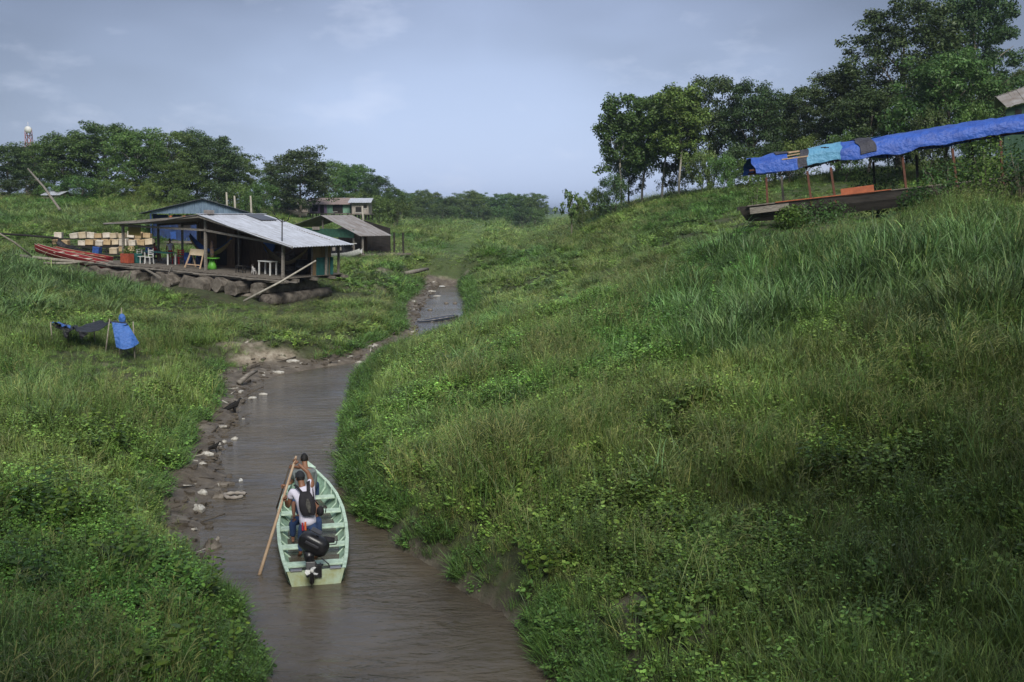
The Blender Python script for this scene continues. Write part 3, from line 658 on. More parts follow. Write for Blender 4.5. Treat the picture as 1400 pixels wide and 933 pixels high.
for i, vt in enumerate(tops):
    u = 556 + i * 12.6 + R.uniform(-3, 3)
    t_ = tree('broad', u, vt + R.uniform(-2, 2), 300 + R.uniform(0, 70), 36, 'mid' if i % 3 else 'light', label='%s tree from the left in the far low wood beyond the meadow' % ORD[i], grp=G2)
for i in range(14):
    u = 553 + i * 13.5; tree('bush', u, 284 + R.uniform(-3, 3), 285 + R.uniform(0, 20), 30, 'mid' if i % 2 else 'dark', label='%s low bush from the left at the foot of the far wood' % ORD[i], cat='bush', grp='bushes along the foot of the far wood')
GR = 'trees on the crest of the right hillside'
right = [('slender', 848, 138, 112, 62, 'mid', True, 'leftmost slender pale-trunked tree on the right hill crest'), ('slender', 876, 134, 116, 58, 'mid', True, 'second slender pale-trunked tree from the left on the right hill'), ('slender', 902, 126, 112, 62, 'light', True, 'slender tree with the brightest crown and a straight pale trunk'), ('slender', 926, 126, 108, 66, 'light', True, 'slender pale-trunked tree right of the brightest one'),
         ('broad', 858, 172, 122, 50, 'dark', False, 'low dark tree behind the leftmost pale trunks'), ('broad', 966, 108, 112, 84, 'dark', False, 'dark tall tree left of the dip above the covered boat bow'), ('broad', 1020, 114, 108, 84, 'dark', False, 'dark tree with rounded top directly above the covered boat bow'), ('broad', 1056, 134, 116, 70, 'dark', False, 'lower dark tree in the dip of the right hill wood'),
         ('broad', 1092, 114, 108, 76, 'dark', False, 'dark tree left of the big trees, above the black roof patch'), ('big', 1140, 96, 100, 100, 'dark', False, 'wide dark tree on the left flank of the tallest tree'), ('big', 1222, 2, 96, 150, 'dark', False, 'tallest tree of the right hill'), ('big', 1318, -12, 98, 130, 'dark', False, 'tall tree cut by the top of the picture, rightmost of the two giants'),
         ('broad', 1284, 66, 80, 120, 'mid', False, 'nearer brighter green tree in front of the two giant trees'), ('broad', 1392, 96, 125, 80, 'mid', False, 'hazy tree behind the green house at the right edge'), ('broad', 1180, 120, 92, 90, 'dark', False, 'dark tree below the tallest tree, above the blue roof'), ('broad', 1345, 110, 86, 70, 'dark', False, 'dark tree just left of the green house')]
for kd, u, vt, y, wpx, cm, pale, lb in right: tree(kd, u, vt, y, wpx * (1.22 if kd == 'slender' else 1.2), cm, pale, label=lb, grp=GR)
for i, (u, vt, y, wpx, lb) in enumerate([(838, 238, 110, 44, 'bush at the left foot of the hilltop wood'), (815, 256, 112, 34, 'lowest bush on the left shoulder of the hilltop'), (955, 205, 104, 50, 'bush below the first dark hilltop tree'), (1000, 200, 102, 60, 'bush behind the covered boat bow'), (1050, 195, 100, 60, 'bush behind the torn roof gap of the covered boat'), (1100, 185, 96, 60, 'bush behind the light blue roof patch'), (1150, 180, 90, 60, 'bush behind the dark roof patch'),
        (1210, 165, 84, 60, 'bush behind the middle of the blue roof'), (1260, 150, 78, 60, 'bush below the nearer brighter tree'), (1320, 140, 76, 56, 'bush left below the green house'), (985, 212, 98, 40, 'light bush at the wood edge above the bow'), (930, 212, 112, 50, 'bush among the pale trunks'), (1075, 205, 92, 50, 'bush low behind the boat roof centre'), (1030, 212, 92, 44, 'bush low behind the boat roof end')]):
    tree('bush', u, vt, y, wpx, ['dark', 'light', 'mid', 'dark'][i % 4], label=lb, cat='bush', grp='bushes along the right hill crest')
tree('sparse', 781, 256, 96, 40, 'mid', label='small sparse tree alone on the skyline left of the hill')
tree('bush', 796, 272, 100, 24, 'mid', label='tiny bush beside the small sparse skyline tree', cat='bush')

for kd, x_, y_t, sx_, hh_, lb in [('big', 9.0, -.8, .78, 1.05, 'tree added out of view to shade the bottom right slope'), ('big', 16.5, 1.0, .85, 1.05, 'second tree added out of view to shade the right slope'), ('big', -4.5, -4.0, .8, .95, 'tree added out of view to shade the bottom left bank')]:  # unseen trees, added outside the frame so their shade darkens the bottom corners
    z0 = hz(x_, y_t); tme, cme = TV[kd][0]; root = thing('tree', lb, 'tree', (x_, y_t, z0 - .1), (0, 0, 1.0)); root.scale = (sx_, sx_, hh_)
    for nm, me_, mt_ in (('trunk', tme, m_bark), ('crown', cme, m_crown)):
        o = bpy.data.objects.new(nm, me_); COL.objects.link(o); o.parent = root; o.material_slots[0].link = 'OBJECT'; o.material_slots[0].material = mt_
# ================================================================== OBJECT MATERIALS
m_plank = principled('weathered_plank', (.27, .245, .21), .85, noise=(.12, .105, .09), nscale=5, bump=.5, bscale=40, stretch=(1, 1, 6))
m_deck = principled('deck_board', (.21, .185, .155), .9, noise=(.085, .072, .06), nscale=3, bump=.5, bscale=22, stretch=(1, 6, 1))
m_log = principled('float_log', (.20, .175, .145), .95, noise=(.06, .05, .04), nscale=2.2, bump=1.0, bscale=9)
m_brown = principled('brown_wall_plank', (.16, .105, .062), .85, noise=(.075, .05, .032), nscale=4, bump=.4, bscale=30, stretch=(4, 4, .4))
m_bluewall = principled('weathered_blue_plank', (.17, .235, .31), .85, noise=(.085, .125, .18), nscale=3, bump=.3, bscale=30, stretch=(3, 3, .35))
m_bluedark = principled('dark_blue_paint', (.02, .05, .15), .7, noise=(.015, .025, .07), nscale=3)
m_tin = principled('tin_roof', (.58, .61, .68), .42, metal=.2, noise=(.38, .39, .42), nscale=2.2, bump=.1, bscale=10, stretch=(.5, 2, 1))
m_tingrey = principled('old_tin_roof', (.33, .32, .32), .6, metal=.2, noise=(.2, .17, .15), nscale=1.6, stretch=(.5, 2, 1))
m_rust = principled('rusty_tin_roof', (.30, .235, .21), .7, noise=(.20, .155, .14), nscale=2, stretch=(.5, 2, 1))
m_black = principled('black_plastic', (.012, .012, .014), .32, spec=.5, noise=(.02, .02, .022), nscale=6, bump=.08, bscale=60)
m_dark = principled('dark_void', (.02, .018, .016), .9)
m_white = principled('white_paint', (.68, .68, .65), .5, noise=(.5, .5, .47), nscale=6)
m_green = principled('green_paint', (.045, .13, .085), .7, noise=(.03, .075, .05), nscale=4)
m_teal = principled('teal_paint', (.03, .13, .12), .6, noise=(.02, .08, .075), nscale=4)
m_lime = principled('lime_plastic', (.12, .38, .05), .4)
m_red = principled('red_paint', (.24, .02, .023), .6, noise=(.14, .016, .018), nscale=3, bump=.1)
m_redpl = principled('red_plastic', (.5, .02, .02), .4)
m_orange = principled('faded_orange_board', (.42, .13, .06), .8, noise=(.3, .09, .045), nscale=5)
m_postred = principled('red_brown_post', (.14, .06, .038), .85, noise=(.08, .038, .026), nscale=6)
m_mint = principled('mint_paint', (.42, .62, .47), .6, noise=(.27, .40, .29), nscale=7, bump=.15, bscale=25)
m_mintlight = principled('light_mint_paint', (.58, .74, .60), .6, noise=(.38, .50, .38), nscale=9, bump=.15, bscale=30)
m_trans = principled('stained_mint_transom', (.45, .56, .42), .7, noise=(.36, .37, .17), nscale=4.5, bump=.2)
m_hullblk = principled('tarred_hull', (.055, .048, .042), .8, noise=(.025, .022, .02), nscale=2.5, bump=.5, bscale=14, stretch=(.5, 1, 3))
m_tblue = principled('blue_tarp', (.035, .105, .43), .5, spec=.35, noise=(.025, .07, .31), nscale=2.2, bump=.5, bscale=5)
m_tcyan = principled('light_blue_tarp', (.12, .32, .48), .5, noise=(.09, .25, .40), nscale=3, bump=.4, bscale=6)
m_tgrey = principled('charcoal_tarp', (.055, .055, .07), .65, noise=(.035, .035, .045), nscale=3, bump=.4, bscale=6)
m_tblack = principled('black_tarp', (.014, .014, .017), .45, noise=(.022, .022, .026), nscale=3, bump=.4, bscale=7)
m_tsky = principled('blue_sheet', (.06, .15, .42), .5, noise=(.045, .12, .36), nscale=4, bump=.4, bscale=9)
m_pole = principled('bare_wood_pole', (.50, .37, .25), .7, noise=(.36, .24, .15), nscale=7, bump=.2, bscale=40, stretch=(1, 1, .2))
m_stick = principled('grey_stick', (.30, .27, .22), .85, noise=(.17, .15, .12), nscale=8)
m_crate = principled('pale_crate', (.50, .42, .30), .7, noise=(.42, .33, .21), nscale=2.5)
m_crate2 = principled('cream_crate', (.60, .54, .45), .7, noise=(.42, .37, .30), nscale=2.5)
m_crate3 = principled('tan_crate', (.42, .31, .17), .7, noise=(.32, .22, .12), nscale=2.5)
m_skin = principled('skin', (.24, .115, .065), .5, spec=.35, noise=(.20, .095, .055), nscale=8)
m_hair = principled('black_hair', (.008, .007, .007), .6, noise=(.015, .013, .012), nscale=60, bump=.4, bscale=120)
m_shirtw = principled('white_shirt', (.66, .64, .74), .85, noise=(.58, .56, .67), nscale=6, bump=.5, bscale=9)
m_shirtg = principled('grey_shirt', (.15, .17, .17), .9, noise=(.12, .14, .14), nscale=7, bump=.5, bscale=9)
m_shirtb = principled('dark_blue_shirt', (.05, .09, .19), .9, noise=(.04, .07, .15), nscale=7, bump=.4, bscale=9)
m_jean = principled('blue_jeans', (.03, .055, .135), .9, noise=(.045, .08, .18), nscale=9, bump=.4, bscale=25)
m_cap = principled('charcoal_cap', (.018, .02, .024), .85, noise=(.026, .028, .033), nscale=10)
m_metal = principled('grey_metal', (.35, .35, .36), .4, metal=.8)
m_rag = principled('dirty_white_rag', (.52, .50, .45), .8, noise=(.27, .25, .21), nscale=9, bump=.5, bscale=18)
m_feather = principled('black_feather', (.012, .011, .011), .7, noise=(.02, .019, .018), nscale=20, bump=.5, bscale=40)
m_bone = principled('grey_bill', (.14, .12, .11), .6)
m_purple = principled('lilac_wall', (.27, .19, .32), .8, noise=(.20, .15, .25), nscale=2, stretch=(3, 3, .4))
m_mintw = principled('mint_wall', (.20, .36, .25), .8, noise=(.14, .26, .19), nscale=2, stretch=(3, 3, .4))
m_greyw = principled('grey_board_wall', (.34, .31, .27), .85, noise=(.22, .19, .165), nscale=2, stretch=(3, 3, .4))
m_ham = principled('hammock_cloth', (.32, .27, .16), .9, noise=(.2, .15, .09), nscale=12)
m_bluebag = principled('blue_cloth', (.03, .09, .32), .8, noise=(.02, .05, .16), nscale=9)
m_rubber = principled('shoe_rubber', (.03, .03, .03), .7)

for m_ in (m_tblue, m_tcyan, m_tgrey, m_tblack, m_tsky):
    for q in m_.node_tree.nodes:
        if q.type == 'BUMP': q.inputs['Distance'].default_value = .12; q.inputs['Strength'].default_value = .7
# ================================================================== PEOPLE
def skin_graph(nodes, edges, root, sub=2):
    """nodes: dict name -> (pos, radius or (rx, ry)); grown into one continuous surface"""
    names = list(nodes); me = bpy.data.meshes.new('graph')
    me.from_pydata([tuple(nodes[k][0]) for k in names], [(names.index(a), names.index(b)) for a, b in edges], [])
    o = bpy.data.objects.new('graph', me); COL.objects.link(o)
    md = o.modifiers.new('skin', 'SKIN'); md.use_smooth_shade = True; md.branch_smoothing = .6
    sv = me.skin_vertices[0].data
    for i, k in enumerate(names):
        r_ = nodes[k][1]; sv[i].radius = r_ if hasattr(r_, '__len__') else (r_, r_); sv[i].use_root = (k == root)
    ss = o.modifiers.new('sub', 'SUBSURF'); ss.levels = sub; ss.render_levels = sub
    dg = bpy.context.evaluated_depsgraph_get(); dg.update(); ev = o.evaluated_get(dg); em = ev.to_mesh()
    V = [v.co.copy() for v in em.vertices]; Fc = [tuple(p.vertices) for p in em.polygons]; ev.to_mesh_clear()
    bpy.data.objects.remove(o); return V, Fc
def head_mesh(mb, c, fwd, up, s=1.0):
    """skull with brow, nose, lips, chin, ears and eye sockets; c is the head centre"""
    fwd = Vector(fwd).normalized(); up = Vector(up).normalized(); rt = fwd.cross(up).normalized(); up = rt.cross(fwd)
    rows = []; nu, nv = 20, 14
    for i in range(nv + 1):
        t = math.pi * (.02 + .96 * i / nv); zz = math.cos(t); rr = math.sin(t); row = []
        for k in range(nu):
            a = 2 * math.pi * k / nu; x = rr * math.sin(a); y = rr * math.cos(a)
            X_ = x * .075; Y_ = y * .095; Z_ = zz * .118
            if zz < 0: X_ *= 1 - .28 * (-zz); Y_ = Y_ * (1 - .22 * (-zz)) + .012 * (-zz)
            if y > .3:
                g = math.exp(-(x / .18) ** 2)
                Y_ += .022 * g * math.exp(-((zz + .18) / .16) ** 2)         # nose
                Y_ += .007 * g * math.exp(-((zz + .52) / .07) ** 2)         # lips
                Y_ += .008 * g * math.exp(-((zz + .85) / .12) ** 2)         # chin
                Y_ -= .010 * math.exp(-((abs(x) - .38) / .16) ** 2) * math.exp(-((zz - .05) / .11) ** 2)   # eye sockets
            row.append(Vector(c) + (rt * X_ + fwd * Y_ + up * Z_) * s)
        rows.append(row)
    mb.grid(rows, True, 0, True)
    for sd_ in (-1, 1):
        e = Vector(c) + (rt * sd_ * .076 - fwd * .005 - up * .01) * s; mb.ball(e, (.012 * s, .02 * s, .032 * s), 8, 6)
    return rt, fwd, up
def hand(mb, wrist, palm_dir, grip_dir, size=1.0, out=None):
    """palm plus five separate bent fingers closing round grip_dir; thumb leaves the side of the palm"""
    pd_ = Vector(palm_dir).normalized(); g = Vector(grip_dir).normalized(); g = (g - pd_ * g.dot(pd_)).normalized(); nrm = pd_.cross(g).normalized()
    w_ = Vector(wrist); pc = w_ + pd_ * .05 * size
    mb.ball(pc, (.045 * size, .045 * size, .03 * size), 10, 7)
    for i in range(4):
        b_ = w_ + pd_ * .085 * size + g * (-.033 + .022 * i) * size; ln = [.062, .075, .08, .07][i] * size
        p1 = b_ + (pd_ * .8 + nrm * .3) * ln * .42; p2 = p1 + (pd_ * .1 + nrm * 1.0) * ln * .35; p3 = p2 + (-pd_ * .8 + nrm * .4) * ln * .3
        mb.tube([b_ - pd_ * .02 * size, b_, p1, p2, p3], [.0095 * size, .0098 * size, .009 * size, .008 * size, .0065 * size], 6)
    t0 = w_ + pd_ * .035 * size + g * .035 * size; t1 = t0 + (g * .6 + pd_ * .5 + nrm * .3) * .035 * size; t2 = t1 + (pd_ * .6 + nrm * .8 - g * .2) * .035 * size
    mb.tube([t0 - g * .015 * size, t0, t1, t2], [.013 * size, .0125 * size, .011 * size, .008 * size], 6)
def person(J, label, mats, face, up=(0, 0, 1), hs=1.0, group=None, hair=True, cap=None, grips=None, sleeve=.55, short=False, fingers=True, bulk=1.0):
    """J: joints in world coordinates. Body is one mesh; shirt, trousers, hair and cap are its children."""
    J = {k: Vector(v) for k, v in J.items()}
    B = bulk
    body = MB(); nodes = {}; 
    def nd(k, p, r_): nodes[k] = (p, r_)
    waist = J['pelvis'].lerp(J['neck'], .35); chest = J['pelvis'].lerp(J['neck'], .72)
    nd('pelvis', J['pelvis'], (.13 * B, .11 * B)); nd('waist', waist, (.115 * B, .10 * B)); nd('chest', chest, (.14 * B, .11 * B)); nd('neck', J['neck'], .062); nd('skull', J['head'], .07)
    E = [('pelvis', 'waist'), ('waist', 'chest'), ('chest', 'neck'), ('neck', 'skull')]
    for s in 'LR':
        nd('sh' + s, J['sh' + s], .062); nd('el' + s, J['el' + s], .042); nd('fa' + s, J['el' + s].lerp(J['wr' + s], .3), .042); nd('wr' + s, J['wr' + s], .027)
        E += [('chest', 'sh' + s), ('sh' + s, 'el' + s), ('el' + s, 'fa' + s), ('fa' + s, 'wr' + s)]
        nd('hip' + s, J['hip' + s], .09); nd('kn' + s, J['kn' + s], .06); nd('ca' + s, J['kn' + s].lerp(J['an' + s], .3), .058); nd('an' + s, J['an' + s], .037)
        toe = J.get('toe' + s) or J['an' + s] + Vector(face).normalized() * .17 - Vector((0, 0, .06)); nd('to' + s, toe, .03)
        E += [('pelvis', 'hip' + s), ('hip' + s, 'kn' + s), ('kn' + s, 'ca' + s), ('ca' + s, 'an' + s), ('an' + s, 'to' + s)]
    V, Fc = skin_graph(nodes, E, 'pelvis'); body.add(V, Fc, True)
    rt, fw, upv = head_mesh(body, J['head'], face, up, hs)
    if fingers:
        for s in 'LR':
            d = (J['wr' + s] - J['el' + s]).normalized(); g = (grips or {}).get(s, Vector((0, 0, 1))); hand(body, J['wr' + s], d, g)
    o = body.build('person', mats['skin']); tag(o, label, 'person', group)
    # shirt: slightly fuller than the body, ends at the sleeve and hem
    g = {'hem': (J['pelvis'] + (J['pelvis'] - waist) * .45, (.19 * B, .16 * B)), 'waist': (waist, (.175 * B, .15 * B)), 'chest': (chest, (.20 * B, .16 * B)), 'col': (J['neck'] - (J['neck'] - chest) * .15, .08)}
    E = [('hem', 'waist'), ('waist', 'chest'), ('chest', 'col')]
    for s in 'LR':
        g['s' + s] = (J['sh' + s], .088 * B ** .5); g['e' + s] = (J['sh' + s].lerp(J['el' + s], sleeve), .08); E += [('chest', 's' + s), ('s' + s, 'e' + s)]
    V, Fc = skin_graph(g, E, 'waist'); MB().add(V, Fc, True).build('shirt', mats['shirt'], o)
    g = {'top': (waist.lerp(J['pelvis'], .6), (.135 * B, .12 * B)), 'pel': (J['pelvis'], (.15 * B, .13 * B))}; E = [('top', 'pel')]
    for s in 'LR':
        g['h' + s] = (J['hip' + s], .108); g['k' + s] = (J['kn' + s], .078); E += [('pel', 'h' + s), ('h' + s, 'k' + s)]
        if short: g['k' + s] = (J['hip' + s].lerp(J['kn' + s], .75), .09)
        else: g['a' + s] = (J['an' + s].lerp(J['kn' + s], .08), .06); E.append(('k' + s, 'a' + s))
    V, Fc = skin_graph(g, E, 'pel'); MB().add(V, Fc, True).build('trousers', mats['trousers'], o)
    if hair:
        h = MB(); rows = []
        for i in range(9):
            t = math.pi * (.01 + .60 * i / 8); row = []
            for k in range(20):
                a = 2 * math.pi * k / 20; cy = math.cos(a); tt = t * (1 - .36 * max(0, cy) - .02)
                x = math.sin(tt) * math.sin(a); y = math.sin(tt) * cy; z = math.cos(tt)
                row.append(J['head'] + (rt * x * .083 + fw * y * .104 + upv * z * .127) * hs)
            rows.append(row)
        h.grid(rows, True, 0, True); h.build('hair', m_hair, o)
    if cap:
        c_ = MB(); rows = []
        for i in range(8):
            t = math.pi * (.01 + .49 * i / 7)
            rows.append([J['head'] + (rt * math.sin(t) * math.sin(a) * .093 + fw * math.sin(t) * math.cos(a) * .112 + upv * (math.cos(t) * .125 + .015)) * hs for a in [2 * math.pi * k / 20 for k in range(20)]])
        c_.grid(rows, True, 0, True); cp = c_.build('cap', cap, o)
        v_ = MB(); rows = []
        for q in (0, .5, 1):
            rows.append([J['head'] + (rt * math.sin(a) * (.093 + .01 * q) + fw * (math.cos(a) * .112 + .075 * q) + upv * (.012 - .02 * q + .012 * math.cos(a))) * hs for a in [(-1 + 2 * k / 10) * 1.0 for k in range(11)]])
        v_.grid(rows); v_.grid([[p - upv * .006 for p in r_] for r_ in rows][::-1]); v_.build('visor', cap, cp)
    return o

# ================================================================== MINT CANOE WITH THREE PEOPLE
S0 = atz(432, 780, .27); B0 = atz(421, 636, .52)
ax = Vector((B0.x - S0.x, B0.y - S0.y, 0)); LEN = ax.length; ax.normalize(); BANG = math.atan2(-ax.x, ax.y)
print('boat', S0, B0, LEN, math.degrees(BANG))
BM = Matrix.Translation((S0.x, S0.y, 0)) @ Matrix.Rotation(BANG, 4, 'Z')
def bw(x, y, z): return BM @ Vector((x, y, z))
canoe = thing('canoe', 'mint green wooden boat with outboard motor carrying people along the creek', 'boat', (S0.x, S0.y, 0), (0, 0, BANG))
KB = [0, .1, .25, .4, .55, .7, .82, .91, .97, 1.0]; BW = [.50, .58, .655, .685, .675, .59, .44, .26, .11, .02]
SH = [.27, .27, .275, .285, .30, .34, .39, .45, .50, .53]
def hb(t): return float(np.interp(t, KB, BW))
def shz(t): return float(np.interp(t, KB, SH))
ts = np.linspace(0, 1, 34)
def section(t, ins):
    b_ = max(hb(t) - ins, .004); z1 = shz(t) + (-.005 if ins else 0); zb = -.10 + .16 * max(0, (t - .75) / .25) ** 1.5 + (ins * 1.2); bb_ = b_ * (.74 - .25 * t ** 3)
    y = t * LEN; rake = lambda z: y - (1 - min(t * 8, 1)) * (z1 - z) * -.10 * 0
    pts = [(-b_, z1), (-(b_ * .93 + bb_ * .07), z1 * .6 + zb * .4), (-(bb_ * 1.03), zb + .05), (-bb_ * .9, zb), (0, zb), (bb_ * .9, zb), (bb_ * 1.03, zb + .05), (b_ * .93 + bb_ * .07, z1 * .6 + zb * .4), (b_, z1)]
    return [Vector((p[0], y, p[1])) for p in pts]
h_ = MB(); h_.grid([section(t, 0) for t in ts], True)
h_.grid([section(t, .032)[::-1] for t in ts], True); h_.build('hull', m_mint, canoe)
g_ = MB()
for sgn in (-1, 1):
    g_.grid([[Vector((sgn * (hb(t) + a), t * LEN, shz(t) + b_)) for a, b_ in ((.018, -.04), (.018, .012), (-.045 if t < .96 else -.01, .012), (-.045 if t < .96 else -.01, -.03))] for t in ts], False)
g_.build('gunwale', m_mintlight, canoe)
tr_ = MB(); tr_.add([(-.50, 0, .27), (.50, 0, .27), (.40, 0, -.09), (-.40, 0, -.09), (-.50, .045, .27), (.50, .045, .27), (.40, .045, -.09), (-.40, .045, -.09)], [(0, 3, 2, 1), (4, 5, 6, 7), (0, 1, 5, 4), (3, 7, 6, 2), (0, 4, 7, 3), (1, 2, 6, 5)])
tr = tr_.build('transom', m_trans, canoe)
for sgn in (-1, 1): MB().box((sgn * .34, .03, .287), (.20, .10, .022), bev=.006).build('corner_plate', m_metal, tr)
for k, ty in enumerate([.62, 1.62, 2.75, 3.75, 4.7]):
    t = ty / LEN; wd_ = 2 * (hb(t) - .04); MB().box((0, ty, shz(t) - .09), (wd_, .24, .035), bev=.008).build('thwart', m_mintlight, canoe)
fd_ = MB(); fd_.add([(-hb(.94), .94 * LEN, .55), (hb(.94), .94 * LEN, .55), (.01, LEN * .995, .62), (-.01, LEN * .995, .62)], [(0, 1, 2, 3)]); fd_.box((0, .94 * LEN, .53), (2 * hb(.94) - .04, .04, .06)); fd_.build('bow_deck', m_mintlight, canoe)
for k in range(11):
    t = .07 + k * .085; rb = MB(); s_ = section(t, .04)
    rb.tube([p + Vector((0, 0, .012)) for p in s_], .018, 4, smooth=False); rb.build('rib', m_mintlight, canoe)
for k in range(5):
    fl = MB(); x = -.32 + k * .16; fl.box((x, 2.7, -.028), (.12, 4.4, .02)); fl.build('floor_board', m_mint, canoe)
MB().tube([(-.1, .3, -.02), (.1, .5, -.01), (.25, .35, 0)], .03, 6).build('bilge_hose', m_black, canoe)
# ---- outboard motor, tilted up
def mp_(x, y, z): return bw(x, y, z)
mot = thing('outboard_motor', 'black outboard motor tilted up on the stern of the mint boat', 'outboard motor', bw(0, 0, .27), (0, 0, BANG))
cw = MB(); _A = Vector((.85, -.25, -.45)).normalized(); _Z = Vector((.3, -.3, .85)); _Z = (_Z - _A * _Z.dot(_A)).normalized(); _X = _A.cross(_Z); Rm = Matrix((_X, _A, _Z)).transposed()
rows = []
prof = [(0, .02), (.01, .11), (.05, .155), (.14, .185), (.28, .19), (.40, .175), (.47, .14), (.50, .08), (.505, .02)]
cc_ = Vector((-.06, .22, .40)); 
for zz, rr in prof:
    rows.append([cc_ + Rm @ Vector(((abs(math.cos(a)) ** .7) * math.copysign(1, math.cos(a)) * rr * .72, (abs(math.sin(a)) ** .7) * math.copysign(1, math.sin(a)) * rr * 1.5 + .03, (zz - .2) * .70)) for a in [2 * math.pi * k / 22 for k in range(22)]])
cw.grid(rows, True, 0, True); cow = cw.build('cowl', m_black, mot)
vt = MB()
for s in (-1, 1):
    vt.box(cc_ + Rm @ Vector((s * .145, .02, .1)), (.03, .26, .05), Rm.to_euler(), .01)
vt.box(cc_ + Rm @ Vector((0, -.02, .3)), (.12, .2, .03), Rm.to_euler(), .012); vt.build('cowl_vent', principled('cowl_trim', (.05, .05, .055), .3, spec=.6), cow)
lg = MB(); a0 = cc_ + Rm @ Vector((0, 0, -.16)); lgd = Vector((.04, -.58, -.26))
lg.tube([a0 + Vector((0, .05, 0)), a0 + lgd * .3], [.11, .085], 10); lg.tube([a0 + lgd * .3, a0 + lgd * .65, a0 + lgd * .95], [.075, .055, .045], 10, flat=.65); lg.build('leg', m_black, mot)
gc = a0 + lgd * 1.02; gb = MB(); gax = Vector((.02, -.35, .92)).normalized()
gb.tube([gc + gax * .16, gc + gax * .1, gc - gax * .1, gc - gax * .17], [.02, .045, .045, .015], 10)
gb.add([gc + gax * .08, gc - gax * .10, gc + lgd.normalized() * .16 - gax * .12, gc + lgd.normalized() * .15 - gax * .02], [(0, 1, 2, 3)]); gb.build('gearcase', m_black, mot)
av = MB(); pv = a0 + lgd * .72; av.box(pv, (.17, .035, .26), (math.radians(-20), 0, 0), .01); av.build('cavitation_plate', m_black, mot)
pr_ = MB(); pc_ = gc + gax * .13; ex_ = gax.orthogonal().normalized(); ey_ = gax.cross(ex_)
pr_.tube([pc_ - gax * .04, pc_ + gax * .05], [.035, .028], 10)
for k in range(3):
    a = k * 2.094 + .4; d = ex_ * math.cos(a) + ey_ * math.sin(a); q = gax.cross(d)
    pr_.add([pc_ + d * .02 - q * .02 + gax * .02, pc_ + d * .02 + q * .02 - gax * .02, pc_ + d * .10 + q * .055 - gax * .02, pc_ + d * .125 + q * .0, pc_ + d * .10 - q * .045 + gax * .02], [(0, 1, 2, 3, 4)])
pr_.build('propeller', m_white, mot)
bk = MB(); bk.box((0, -.03, .0), (.20, .05, .24), bev=.01); bk.box((-.08, .0, .06), (.03, .14, .10), bev=.008); bk.box((.08, .0, .06), (.03, .14, .10), bev=.008); bk.tube([(-.13, -.02, .10), (.13, -.02, .10)], .02, 8); bk.bar((.0, -.04, .08), a0 + lgd * .2, .07, .05); bk.build('clamp_bracket', m_black, mot)
th_ = MB(); th_.tube([a0 + Vector((.08, .1, .0)), a0 + Vector((.25, .2, .02)), a0 + Vector((.33, .32, .0))], [.022, .018, .024], 8); th_.build('tiller_handle', m_black, mot)
fh = MB(); fh.tube([(.1, .05, .2), (.22, .0, .1), (.26, .12, -.05), (.2, .3, -.25)], .011, 6); fh.build('fuel_hose', m_black, mot)
# ---- pole and men
def P(u, v, y): return at(u, v, y)
pole_b = atz(355, 785, 0.0); pole_t = P(405, 624, 18.75)
pd2 = (pole_b - pole_t).normalized()
pl = MB(); pl.tube([pole_t, pole_t.lerp(pole_b, .5), pole_b + pd2 * .25], [.022, .026, .034], 10); pl.build('shaft', m_pole, None)
pshaft = bpy.data.objects['shaft']; pshaft.name = 'pole'; tag(pshaft, 'long bare wooden pole held by the standing man, its foot in the water', 'pole')
def onpole(v):      # point of the pole at picture height v
    lo, hi = 0.0, 1.0
    for _ in range(40):
        m_ = (lo + hi) / 2; q = pole_t.lerp(pole_b, m_)
        if float(proj(q.x, q.y, q.z)[1]) < v: lo = m_
        else: hi = m_
    return pole_t.lerp(pole_b, lo)
fwd = Vector((ax.x, ax.y, 0)); rtv = Vector((ax.y, -ax.x, 0))
YS = 18.25
neck = P(413, 664, YS + .16); pel = P(421, 714, YS)
print('standing pelvis/neck', pel, neck, P(412, 645, YS + .2))
hR = onpole(631); hL = onpole(682)
shL = P(400, 671, YS + .12); shR = P(427, 663, YS + .2)
J = dict(pelvis=pel, neck=neck, head=P(410.5, 653.5, YS + .22), shL=shL, shR=shR, elL=P(393.5, 694, YS + .18), wrL=hL + Vector((.05, -.02, -.02)), elR=P(421, 646, YS + .42), wrR=hR + Vector((.07, .0, -.05)),
         hipL=pel + rtv * -.10 + Vector((0, 0, -.06)), hipR=pel + rtv * .10 + Vector((0, 0, -.06)))
J['anL'] = Vector((pel.x, pel.y, .08)) - rtv * .15 + fwd * .12; J['anR'] = Vector((pel.x, pel.y, .08)) + rtv * .15 - fwd * .10
J['knL'] = J['hipL'].lerp(J['anL'], .5) + fwd * .06; J['knR'] = J['hipR'].lerp(J['anR'], .5) + fwd * .05
man = person(J, 'man standing in white t-shirt, dark cap and jeans poling the mint boat, backpack on', dict(skin=m_skin, shirt=m_shirtw, trousers=m_jean), fwd - rtv * .25 + Vector((0, 0, -.25)), cap=m_cap, grips={'L': pd2, 'R': pd2}, sleeve=.5, bulk=1.08)
# trouser trim and belt tag
tl = MB(); q = pel + rtv * -.05 - fwd * .15 + Vector((0, 0, -.03)); tl.box(q, (.035, .015, .16)); tl.build('orange_cloth', principled('orange_cloth', (.6, .13, .04), .8), man)
tl = MB(); q = pel + rtv * -.10 - fwd * .14 + Vector((0, 0, -.04)); tl.box(q, (.03, .015, .15)); tl.build('red_cloth', principled('red_cloth', (.35, .02, .04), .8), man)
